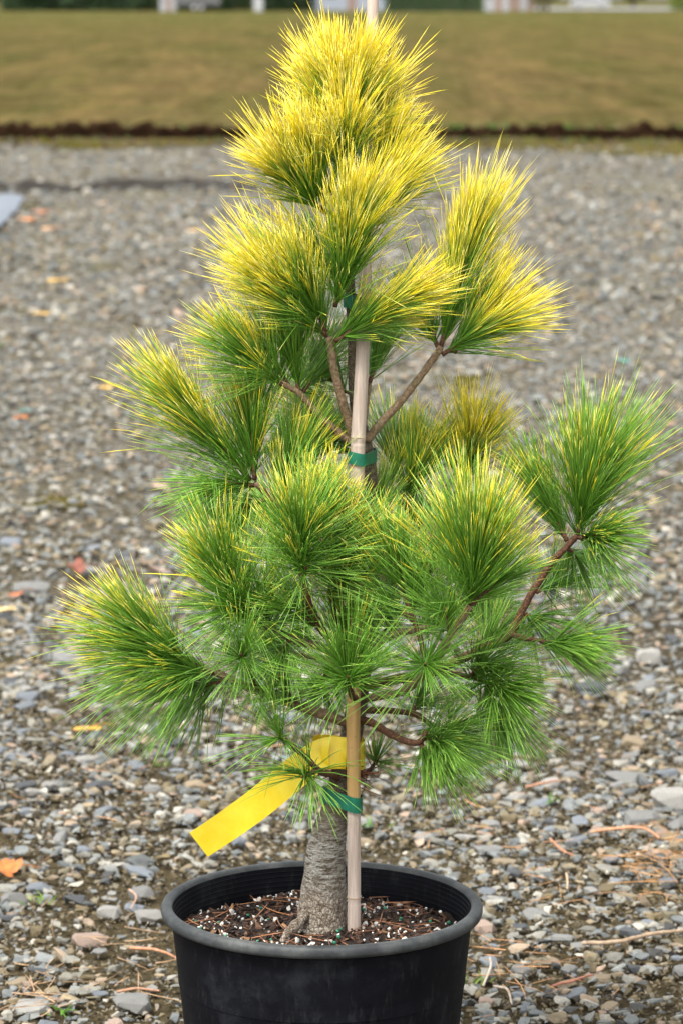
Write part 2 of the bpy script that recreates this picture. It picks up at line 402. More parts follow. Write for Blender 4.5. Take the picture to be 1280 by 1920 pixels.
# mossy strip at the foot of the bank
V = []; Q = []
for i in range(160):
    x = -13 + 26 * i / 159
    w = fbm(x, 40, 0.8); side = 1.0 if x > 0.4 else 0.55
    y0 = YARD_END - side * (2.6 + 1.5 * w); y1 = YARD_END + 0.1
    for k in range(4):
        y = y0 + (y1 - y0) * k / 3
        V.append((x, y, float(gz(x, y)) + (-0.004 if k == 0 else 0.010 + 0.010 * fbm(x, y, 2))))
    if i:
        a = (i - 1) * 4; b = i * 4
        for k in range(3): Q.append((a + k, b + k, b + k + 1, a + k + 1))
mesh_np('moss_strip', V, None, M['moss'], F4=Q, smooth=True, kind='structure')

# dark eroded rut in the yard
def mud_ridge(name, px0, px1, py, hgt, seed):
    V = []; Q = []; n = 90
    for i in range(n):
        f = i / (n - 1); px = px0 + (px1 - px0) * f
        g = G(px, py); taper = min(1, f * 6 + (1 if px0 < 0 else 0), (1 - f) * 3)
        w = fbm(g.x, seed, 2.2); y0 = g.y + 0.14 * w; z0 = float(gz(g.x, y0))
        hh = hgt * max(0.15, taper * (0.75 + 0.7 * fbm(g.x, seed + 5, 3.5)))
        for dy, hz in ((-0.25, -0.02), (-0.04, 0.25), (0.0, 0.85), (0.08, 1.0), (0.5, 0.15), (0.7, -0.1)):
            V.append((g.x, y0 + dy, z0 - 0.004 + hh * hz))
        if i:
            a = (i - 1) * 6; b = i * 6
            for k in range(5): Q.append((a + k, b + k, b + k + 1, a + k + 1))
    return mesh_np(name, V, None, M['mud'], F4=Q, smooth=True, kind='structure')
mud_ridge('mud_ridge', -120, 560, 350, 0.085, 60)
# moss patches on the yard
def patch(name, px, py, rx, ry, col):
    g = G(px, py); V = [(g.x, g.y, float(gz(g.x, g.y)) + 0.008)]; T = []
    for k in range(24):
        a = 2 * math.pi * k / 24; w = 1 + 0.4 * fbm(math.cos(a) * 2 + px, math.sin(a) * 2)
        x = g.x + rx * w * math.cos(a); y = g.y + ry * w * math.sin(a)
        V.append((x, y, float(gz(x, y)) - 0.006)); T.append((0, k + 1, (k + 1) % 24 + 1))
    return mesh_np(name, V, T, M['moss'], smooth=True, kind='stuff')
for a in ((862, 706, 0.09, 0.28), (100, 946, 0.10, 0.16), (5, 385, 0.25, 0.6)): patch('moss_patch', *a, None)

# ------------------------------------------------------------------ gravel
def hull_variants(k, npts, flat, seed):
    r = np.random.default_rng(seed); out = []
    for i in range(k):
        p = r.normal(size=(npts, 3)); p /= np.linalg.norm(p, axis=1)[:, None]
        p = np.sign(p) * np.abs(p) ** 0.62
        p *= np.array([1.0, r.uniform(0.55, 0.95), r.uniform(*flat)]) * 0.5
        bm = bmesh.new()
        for q in p: bm.verts.new(q)
        g = bmesh.ops.convex_hull(bm, input=bm.verts)
        bmesh.ops.delete(bm, geom=[e for e in g['geom_interior'] + g['geom_unused'] if isinstance(e, bmesh.types.BMVert)], context='VERTS')
        bmesh.ops.triangulate(bm, faces=bm.faces)
        bmesh.ops.recalc_face_normals(bm, faces=bm.faces)
        bm.verts.index_update()
        out.append((np.array([v.co[:] for v in bm.verts]), np.array([[v.index for v in f.verts] for f in bm.faces])))
        bm.free()
    return out

PAL = np.array([(.135, .150, .165), (.100, .112, .122), (.165, .176, .182), (.165, .165, .155), (.215, .215, .205), (.29, .285, .27), (.20, .165, .115), (.225, .18, .14),
                (.25, .19, .155), (.048, .050, .053), (.115, .093, .055), (.15, .135, .098), (.42, .40, .37)])
PW = np.array([.13, .12, .13, .13, .12, .05, .08, .06, .03, .07, .08, .07, .008]); PW = PW / PW.sum()
PAL = PAL * np.array([1.0, .965, .86])
GPAL = np.array([(.075, .058, .030), (.12, .095, .055), (.16, .14, .10), (.14, .14, .135), (.045, .038, .028), (.22, .19, .15)]); GW = np.array([.28, .26, .16, .12, .12, .06])

def scatter(name, X, Y, S, variants, tilt, mat, seed, sink=0.25, pal=PAL, pw=PW, zf=gz, kind='stuff', parent=None, bright=(0.75, 1.25)):
    r = np.random.default_rng(seed); n = len(X)
    which = r.integers(0, len(variants), n); az = r.uniform(0, 2 * np.pi, n)
    tx = r.normal(0, tilt, n); ty = r.normal(0, tilt, n)
    C = pal[r.choice(len(pal), n, p=pw)] * r.uniform(bright[0], bright[1], (n, 1))
    Z = zf(X, Y)
    Vs = []; Fs = []; Cs = []; base = 0
    for k, (v, f) in enumerate(variants):
        idx = np.nonzero(which == k)[0]
        if not len(idx): continue
        h = np.ptp(v[:, 2]); s = S[idx][:, None, None]
        q = v[None] * s
        q = q * (1 + 0.12 * r.normal(size=(len(idx), 1, 3)))
        ca, sa = np.cos(az[idx])[:, None], np.sin(az[idx])[:, None]
        x = q[..., 0] * ca - q[..., 1] * sa; y = q[..., 0] * sa + q[..., 1] * ca; z = q[..., 2]
        z = z + x * tx[idx][:, None] + y * ty[idx][:, None]
        z = z + (h * (0.5 - sink)) * S[idx][:, None]
        W = np.stack([x + X[idx][:, None], y + Y[idx][:, None], z + Z[idx][:, None]], -1)
        m = len(v)
        Vs.append(W.reshape(-1, 3))
        Fs.append((f[None] + (np.arange(len(idx)) * m)[:, None, None]).reshape(-1, 3) + base)
        Cs.append(np.repeat(C[idx], m, axis=0)); base += m * len(idx)
    return mesh_np(name, np.concatenate(Vs), np.concatenate(Fs), mat, col=np.concatenate(Cs), kind=kind, parent=parent)

low = hull_variants(36, 12, (0.22, 0.55), 1)
mid = hull_variants(40, 13, (0.2, 0.55), 2)
tiny = hull_variants(20, 6, (0.35, 0.7), 3); farv = hull_variants(30, 9, (0.22, 0.55), 4)

def strew(y0, y1, dens, smin, smax, margin, seed, power=2.0, clump=0.0):
    r = np.random.default_rng(seed)
    wmax = 0.118 * (y1 + 3.911) + margin
    n = int(dens * (y1 - y0) * 2 * wmax)
    Y = r.uniform(y0, y1, n); X = r.uniform(-wmax, wmax, n) + 0.02
    side = np.abs(X - 0.02) - 0.118 * (Y + 3.911)
    k = (side < margin * .4) | ((side < margin) & (r.uniform(0, 1, n) < .6))
    k &= (X * X + Y * Y) > 0.165 ** 2
    if clump:
        f = np.sin(X * 5.1 + 1.3 * Y) * np.sin(Y * 3.7 - X * 2.2 + 0.5) + 0.6 * np.sin(X * 11 + 2) * np.sin(Y * 7.3)
        bare = np.exp(-(((X + 0.29) / 0.17) ** 2 + ((Y - 0.95) / 0.33) ** 2)) + 0.7 * np.exp(-(((X - 0.26) / 0.10) ** 2 + ((Y - 0.72) / 0.2) ** 2))
        keep = np.clip(0.85 + 0.4 * clump * f - 0.85 * bare, 0.08, 1)
        k &= r.uniform(0, 1, n) < keep
    X = X[k]; Y = Y[k]; S = smin + (smax - smin) * r.uniform(0, 1, len(X)) ** power
    return X, Y, S

scatter('gravel_grit', *strew(-0.4, 3.0, 9500, 0.004, 0.013, 0.45, 11, 1.5), tiny, 0.25, M['stone'], 11, 0.1, GPAL, GW)
scatter('gravel', *strew(-0.5, 4.6, 2700, 0.008, 0.029, 1.0, 12, 1.8, 1.0), mid, 0.16, M['stone'], 12, 0.22)
scatter('gravel', *strew(-0.5, 4.6, 110, 0.026, 0.044, 1.0, 13, 2.0, 0.7), mid, 0.15, M['stone'], 13, 0.25)
scatter('gravel', *strew(4.4, 10, 1150, 0.012, 0.042, 1.9, 14, 2.0, 1.1), farv, 0.18, M['stone'], 14, 0.22)
scatter('gravel', *strew(9.8, 18, 330, 0.025, 0.065, 3.2, 15, 2.2, 1.3), farv, 0.2, M['stone'], 15, 0.22)
scatter('gravel', *strew(17.8, 27.0, 90, 0.03, 0.08, 4.5, 16, 2.2, 1.3), farv, 0.2, M['stone'], 16, 0.22)

r_ = np.random.default_rng(66); X_ = r_.uniform(-7, 7, 1500); Y_ = YARD_END - np.abs(r_.normal(0, 1.1, 1500))
scatter('bank_clods', X_, Y_, r_.uniform(.02, .07, 1500), low, 0.3, M['stone'], 17, 0.1, np.array([(.03, .018, .010), (.07, .05, .028), (.10, .095, .08)]), np.array([.5, .3, .2]))
# single stones one can pick out: shared meshes, a colour each
SM = []
for i, (v, f) in enumerate(hull_variants(22, 26, (0.25, 0.6), 5)):
    ob = mesh_np('stone', v, f, M['stone_single']); SM.append(ob.data); bpy.data.objects.remove(ob)
LOOK = [('bluegrey', (.140, .156, .172), 'flat blue-grey slate stone lying among the gravel'), ('dark', (.060, .064, .068), 'dark charcoal grey stone lying among the gravel'),
        ('grey', (.180, .180, .170), 'mid grey angular stone lying among the gravel'), ('pale', (.235, .228, .208), 'pale grey stone lying among the gravel'),
        ('tan', (.22, .175, .115), 'tan brown stone lying among the gravel'), ('pink', (.26, .195, .155), 'pinkish stone lying among the gravel')]
MARKS = [(G(a, b), w) for a, b, w in ((100, 1488, 'the smooth egg-shaped stone'), (20, 1660, 'the curled maple leaf'), (168, 1762, 'the long reddish stone'), (1165, 1470, 'the long ridge-like stone'),
         (1255, 1520, 'the bulkiest pale stone'), (1215, 1240, 'the upright pointed stone'), (1235, 1640, 'the orange needle litter'), (1180, 1798, 'the thick brown stick'), (1050, 1618, 'the short reddish stick'), (1018, 1488, 'the short rust-coloured stick'),
         (300, 1830, 'the left wall of the pot'), (930, 1850, 'the bleached rootlets'), (1075, 1875, 'the dark red stick'), (50, 1865, 'the loose dry needles'), (375, 1560, 'the end of the yellow tag'), (165, 1398, 'the thin ochre leaf'),
         (148, 1082, 'the dark red leaf'), (20, 1140, 'the cream-yellow leaf'), (1105, 1300, 'the wide dark stone'), (130, 1255, 'the overhanging grey stone'), (940, 1625, 'the oblong tan stone'), (960, 1440, 'the hanging right-hand needles'), (740, 1560, 'the back of the pot rim'), (500, 1560, 'the trunk behind the pot'))]
def near_mark(x, y): return min(MARKS, key=lambda m: (m[0].x - x) ** 2 + (0.5 * (m[0].y - y)) ** 2)[1]
def stone(x, y, size, look, var, rz, flat=1.0, label=None, tilt=(0, 0), long=1.0, sink=0.25):
    me = SM[var % len(SM)]; o = bpy.data.objects.new('stone', me); COL.objects.link(o)
    zs = [q.co.z for q in me.vertices]; h = (max(zs) - min(zs)) * size * flat
    o.scale = (size * long, size, size * flat); o.rotation_euler = (tilt[0], tilt[1], rz)
    o.location = (x, y, float(gz(x, y)) + h * (0.5 - sink))
    c = LOOK[look][1]; k = random.uniform(0.85, 1.15); o.color = (c[0]*k, c[1]*k, c[2]*k, 1)
    if label: tag(o, label, 'stone', 'single stones that stand out of the gravel')
    else: tag(o, ('small ' if size < .032 else '') + LOOK[look][2].replace('lying among the gravel', 'lying near ' + near_mark(x, y)), 'stone', 'larger stones in the gravel, ' + LOOK[look][0])
    return o
SPECIAL = [(100, 1488, .046, 3, 0, 0.9, 'rounded pale grey stone, smoothest and most egg-shaped on the gravel'),
           (30, 1692, .050, 2, 1, 0.9, 'large grey stone touching the curled orange maple leaf'),
           (168, 1762, .056, 5, 2, 0.7, 'long reddish stone with dark undercut beside the pot'),
           (205, 1712, .040, 3, 3, 0.8, 'squarish pale grey stone on bare dirt beside the pot'),
           (945, 1625, .045, 4, 4, 0.6, 'oblong tan stone resting near the pot rim'),
           (1165, 1470, .070, 2, 5, 0.8, 'long two-toned ridge-like stone, the longest lying on the gravel'),
           (1255, 1520, .075, 3, 6, 1.2, 'big pale grey boulder-like stone, the bulkiest on the gravel'),
           (1190, 1400, .055, 4, 7, 1.0, 'blocky tan stone with dark shaded face'),
           (1215, 1240, .060, 3, 8, 1.5, 'upright pointed pale stone standing proud of the gravel'),
           (1105, 1300, .07, 1, 9, 0.8, 'wide dark brown-grey stone below the right-hand needles'),
           (1195, 1550, .075, 2, 10, 0.8, 'broad flat grey stone with a mossy tint'),
           (960, 1440, .06, 3, 11, 0.7, 'broad pale slab stone next to hanging green needles'),
           (250, 1885, .060, 2, 12, 0.9, 'grey stone touching the foot of the black pot'),
           (60, 1880, .058, 3, 13, 0.8, 'pale flat stone beside the grey needle-like twigs'),
           (365, 1535, .040, 5, 14, 0.8, 'pinkish tan flat stone under the end of the yellow tag'),
           (130, 1255, .08, 2, 15, 1.0, 'thick grey stone with a dark overhang below the left needles'),
           (60, 1115, .10, 2, 16, 0.8, 'wide grey slab stone near the red fallen leaf')]
taken = []
for px, py, s, lk, var, fl, lab in SPECIAL:
    g = G(px, py); taken.append((g.x, g.y)); stone(g.x, g.y, s, lk, var, random.uniform(-.4, .4), fl, lab)
made = 0
while made < 270:
    px = random.uniform(-5, 1285); py = 1920 - 900 * random.random() ** 1.35
    g = G(px, py)
    if 300 < px < 905 and py > 1590: continue
    if math.hypot(g.x, g.y) < 0.24: continue
    if any(math.hypot(g.x - a, g.y - b) < 0.045 for a, b in taken): continue
    if math.exp(-(((g.x + .29) / .17) ** 2 + ((g.y - .95) / .33) ** 2)) > random.random() * 1.2: continue
    taken.append((g.x, g.y)); made += 1
    s = random.uniform(.022, .042) * (1 + 0.12 * max(0, g.y - 1))
    stone(g.x, g.y, s, random.choices(range(6), (.3, .12, .26, .15, .11, .06))[0], random.randrange(22), random.uniform(0, 6.28), random.uniform(.55, 1.05), None,
          (random.gauss(0, .13), random.gauss(0, .13)), random.uniform(.9, 1.3))

# ------------------------------------------------------------------ needles and blades
def strands(base, d0, L, rad, bend, cols, rings=(0.0, 0.38, 0.74), seed=0):
    """base,d0,bend: (n,3); cols: function(s)->(n,3). Three-sided tapering strand with rings + tip"""
    n = len(base); r = np.random.default_rng(seed)
    ref = r.normal(size=(n, 3)); a = np.cross(d0, ref); a /= np.linalg.norm(a, axis=1)[:, None] + 1e-9
    b = np.cross(d0, a)
    V = []; C = []
    for s in rings:
        c = base + d0 * (L * s)[:, None] + bend * (L * s * s)[:, None]
        rr = rad * (1.0 if s < 0.5 else 0.85)
        for k in range(3):
            an = 2 * math.pi * k / 3
            V.append(c + (a * math.cos(an) + b * math.sin(an)) * rr[:, None]); C.append(cols(s))
    V.append(base + d0 * L[:, None] + bend * L[:, None]); C.append(cols(1.0))
    V = np.stack(V, 1); C = np.stack(C, 1); m = V.shape[1]; nr = len(rings)
    F = []
    for i in range(nr - 1):
        for k in range(3):
            p, q = i*3+k, i*3+(k+1)%3; u, w = p+3, q+3
            F += [(p, q, w), (p, w, u)]
    for k in range(3): F.append(((nr-1)*3+k, (nr-1)*3+(k+1)%3, nr*3))
    F = np.array(F)[None] + (np.arange(n) * m)[:, None, None]
    return V.reshape(-1, 3), F.reshape(-1, 3), C.reshape(-1, 3)

GREEN_D = np.array((0.050, 0.160, 0.012)); GREEN_M = np.array((0.160, 0.380, 0.032)); GREEN_L = np.array((0.36, 0.62, 0.11)); YEL = np.array((0.95, 0.80, 0.022)); CREAM = np.array((0.95, 0.88, 0.32)); BROWN = np.array((0.22, 0.085, 0.03))

def tuft(parent, b, tip, Lpx, nf, a0, a1, yellow, droop=0.0, t0=0.0, seed=0, brown=0.05):
    r = np.random.default_rng(1000 + seed)
    b = np.array(b); tip = np.array(tip); ax = tip - b; al = np.linalg.norm(ax); ax = ax / al
    ref = np.array((0.3, 0.5, 0.81)); u = np.cross(ax, ref); u /= np.linalg.norm(u); w = np.cross(ax, u)
    tt = t0 + (1 - t0) * r.uniform(0, 1, nf) ** 0.75
    ph = r.uniform(0, 2 * np.pi, nf)
    th = np.radians((a0 + (a1 - a0) * tt) * r.uniform(0.30, 1.28, nf))
    lop = r.uniform(0, 2 * np.pi); th = th * (1 + 0.32 * np.cos(ph - lop)); lopl = 1 + 0.13 * np.cos(ph - lop)   # lopsided, as shoots are
    per = 5
    tt = np.repeat(tt, per); ph = np.repeat(ph, per); th = np.repeat(th, per); N = len(tt)
    ph = ph + r.normal(0, 0.2, N); th = th + r.normal(0, 0.09, N)
    rad = u[None] * np.cos(ph)[:, None] + w[None] * np.sin(ph)[:, None]
    d = ax[None] * np.cos(th)[:, None] + rad * np.sin(th)[:, None]
    base = b[None] + ax[None] * (al * tt)[:, None] + rad * 0.002
    L = 1.06 * Lpx * PXM * np.repeat(r.uniform(0.72, 1.14, nf) * lopl, per) * r.uniform(0.9, 1.06, N)
    bend = ax[None] * (0.10 * np.sin(th))[:, None] + r.normal(0, 0.06, (N, 3)); bend[:, 2] -= droop * np.sqrt(np.maximum(0, 1 - d[:, 2] ** 2)) + 0.02
    odd = r.uniform(0, 1, N) < 0.045; d[odd] += r.normal(0, 0.4, (odd.sum(), 3)); d /= np.linalg.norm(d, axis=1)[:, None]
    mixg = r.uniform(0, 1, (N, 1)); g1 = GREEN_D * (1 - mixg) + GREEN_M * mixg; g2 = GREEN_M * (1 - mixg) + GREEN_L * mixg
    yl = np.clip(np.repeat(r.normal(yellow, 0.09 + 0.13 * (.06 < yellow < .45), nf), per) + r.normal(0, .06, N), 0.0, 1.1)
    yl = yl * (0.58 + 0.52 * tt)
    # yellow shows first on the needles that face the light: the ones pointing up and out
    yl = yl * (np.clip(0.86 + 0.22 * d[:, 2], 0.6, 1.1) if yellow > .5 else np.clip(0.62 + 0.62 * d[:, 2], 0.2, 1.1))
    ymix = r.uniform(0, 1, (N, 1)) ** 3; ycol = (YEL * (1 - ymix) + CREAM * ymix) * r.uniform(0.85, 1.05, (N, 1))
    isb = (r.uniform(0, 1, N) < brown)[:, None]
    def cols(s):
        gcol = g1 * (1 - s) + g2 * s
        k = np.clip((s - (1.0 - yl)) / (0.24 if yellow > .42 else 0.14), 0, 1)[:, None] * (yl > 0.05)[:, None]
        c = gcol * (1 - k) + ycol * k
        if s > 0.9: c = np.where(isb, BROWN, c)
        return c
    radn = r.uniform(0.00038, 0.00066, N)
    V, F, C = strands(base, d, L, radn, bend, cols, (0.0, 0.3, 0.6, 0.86), seed)
    o = mesh_np('needle_tuft', V, F, M['needle'], col=C, parent=parent, kind='stuff', smooth=True)
    return o

# ------------------------------------------------------------------ the pine
tree = thing('pine_tree', 'young golden-tipped pine tree growing in the black pot', 'pine tree', (0, 0, 0.285))
def pts(lst): return [P(*p) for p in lst]
TR = [(600, 1775, .0, 56), (602, 1752, .0, 51), (604, 1730, .0, 48), (605, 1700, .0, 44), (608, 1650, 0, 39.5), (611, 1600, 0, 37), (617, 1562, 0, 33), (626, 1528, 0, 26), (634, 1490, 0, 23), (646, 1430, 0, 21),
      (660, 1370, .0, 20), (671, 1300, .0, 19), (682, 1200, .0, 18), (689, 1050, .005, 16), (692, 930, .01, 15), (690, 870, .01, 14), (679, 815, .005, 13), (664, 740, 0, 10), (661, 640, 0, 9.5),
      (657, 560, 0, 9), (654, 470, 0, 8), (650, 380, 0, 7.5), (648, 300, 0, 6.5), (647, 200, 0, 5), (646, 130, 0, 3)]
tp, tr_ = resample([P(a, b, c) for a, b, c, d in TR], [d * PXM for a, b, c, d in TR], 8)
mb = MB(); mb.tube(tp, tr_, 28)
V = np.array(mb.v)
for i in range(len(V)):                       # uneven bark, a flared buttress and root swelling at the base
    p = Vector(V[i]); k = max(0.0, 1 - (p.z - 0.28) / 0.16)
    n = mnoise.fractal(p * 45, 1.0, 2.0, 3); n2 = mnoise.fractal(p * 14, 1.0, 2.0, 2)
    j = min(i // 28, len(tp) - 1); c = tp[j]; dv = Vector((p.x - c.x, p.y - c.y, 0))
    V[i] = p + dv * ((0.06 * n + 0.06 * n2) * (0.35 + 0.7 * k))
mb.v = [tuple(q) for q in V]
trunk = mb.build('trunk', M['bark'], tree, smooth=True)
# surface root at the left foot of the trunk
rp, rr = resample([P(575, 1712, -.02), P(556, 1733, -.04), P(540, 1750, -.055), P(525, 1768, -.065)], [.006, .007, .006, .003], 5)
mb = MB(); mb.tube(rp, rr, 12)
mb.v = [tuple(Vector(q) + Vector(q).normalized() * 0) if False else tuple(Vector(q) + mnoise.noise_vector(Vector(q) * 60) * 0.0035) for q in mb.v]
mb.build('root', M['bark'], tree, smooth=True)

def branch(lst, r0, r1, mat='twig'):
    ps = pts(lst); n = len(ps); rad = [(r0 + (r1 - r0) * i / (n - 1)) * PXM for i in range(n)]
    q, rr = resample(ps, rad, 8)
    q = [p + mnoise.noise_vector(p * 40) * 0.0016 for p in q]
    rr = [x * (1 + 0.22 * mnoise.noise(p * 160)) for x, p in zip(rr, q)]
    mb = MB(); mb.tube(q, rr, 9)
    return mb.build('branch', M[mat], tree, smooth=True)

B = {}
B['a'] = branch([(662, 818, 0), (643, 755, -.015), (625, 690, -.03), (617, 632, -.04)], 9, 7)
B['b'] = branch([(660, 832, 0), (605, 785, -.01), (562, 738, -.02), (520, 715, -.03)], 8, 5)
B['c'] = branch([(688, 825, 0), (708, 800, -.005), (760, 740, -.015), (815, 668, -.02), (826, 650, -.02)], 8.5, 6)
B['d'] = branch([(682, 1285, 0), (800, 1262, .05), (905, 1215, .05), (955, 1190, .04), (992, 1120, .03), (1038, 1050, .02), (1082, 1003, .01)], 9.5, 5.5, 'young')
B['e'] = branch([(678, 1310, 0), (755, 1295, -.06), (815, 1240, -.10), (850, 1180, -.12), (880, 1138, -.13)], 8, 6)
B['f'] = branch([(800, 1255, -.095), (785, 1190, -.095), (755, 1110, -.09)], 6, 4, 'young')
B['g'] = branch([(684, 1225, 0), (735, 1190, .04), (790, 1178, .08), (870, 1160, .12)], 8, 5)
B['h'] = branch([(676, 1250, 0), (612, 1192, -.05), (578, 1125, -.09), (565, 1070, -.10)], 8, 6, 'young')
B['i'] = branch([(684, 1235, 0), (632, 1170, -.03), (618, 1090, -.05)], 7, 5, 'young')
B['j'] = branch([(674, 1262, 0), (610, 1217, -.03), (540, 1195, -.05), (470, 1155, -.06)], 9, 6)
B['k'] = branch([(660, 1358, 0), (580, 1330, -.03), (490, 1298, -.05), (420, 1268, -.06), (345, 1240, -.07)], 10, 6)
B['l'] = branch([(490, 1298, -.05), (470, 1265, -.09), (458, 1240, -.10)], 5, 4, 'young')
B['m'] = branch([(662, 1350, 0), (700, 1358, -.02), (745, 1385, -.05), (782, 1392, -.07), (800, 1372, -.08)], 8, 5, 'young')
B['n'] = branch([(666, 1330, 0), (770, 1338, .03), (818, 1366, .03)], 7, 4, 'young')
B['o'] = branch([(640, 1462, 0), (600, 1445, -.07), (568, 1415, -.09), (535, 1386, -.10)], 6, 4.5, 'young')
B['p'] = branch([(642, 1462, 0), (688, 1448, .02), (703, 1432, .02)], 6, 4, 'young')
B['q'] = branch([(672, 1318, 0), (660, 1305, -.06), (655, 1290, -.09)], 7, 5, 'young')
B['r'] = branch([(689, 1085, 0), (620, 1020, .03), (540, 960, .02), (478, 905, .0)], 9, 6)
B['s'] = branch([(690, 1065, 0), (738, 1010, .03), (760, 945, .04)], 7, 5, 'young')
B['t'] = branch([(689, 1105, 0), (800, 1010, .08), (868, 905, .07)], 9, 6)
B['u'] = branch([(800, 1262, .05), (860, 1265, 0), (900, 1275, -.03)], 6, 4, 'young')
B['v'] = branch([(955, 1190, .04), (985, 1198, .0), (1015, 1202, -.01)], 6, 4, 'young')
B['w'] = branch([(664, 745, 0), (655, 738, .02), (648, 735, .03)], 4, 3, 'young')
B['x'] = branch([(680, 815, 0.005), (686, 770, .03), (692, 718, .05)], 5, 3.5)
B['y'] = branch([(652, 420, 0), (630, 405, -.02), (606, 396, -.035)], 6, 5, 'young')
B['z'] = branch([(650, 372, 0), (672, 350, .0), (690, 335, 0)], 6, 4, 'young')
B['aa'] = branch([(690, 1010, .008), (650, 975, -.02), (635, 950, -.05)], 6, 4, 'young')
B['bb'] = branch([(684, 1180, 0), (640, 1100, .08), (560, 1040, .14)], 7, 4, 'young')
B['cc'] = branch([(688, 1060, 0), (720, 960, .10), (735, 900, .13)], 6, 4, 'young')
B['dd'] = branch([(676, 1270, 0), (620, 1240, .08), (550, 1225, .13)], 7, 4, 'young')
B['ee'] = branch([(684, 1200, 0), (740, 1120, .10), (800, 1080, .16)], 7, 4, 'young')

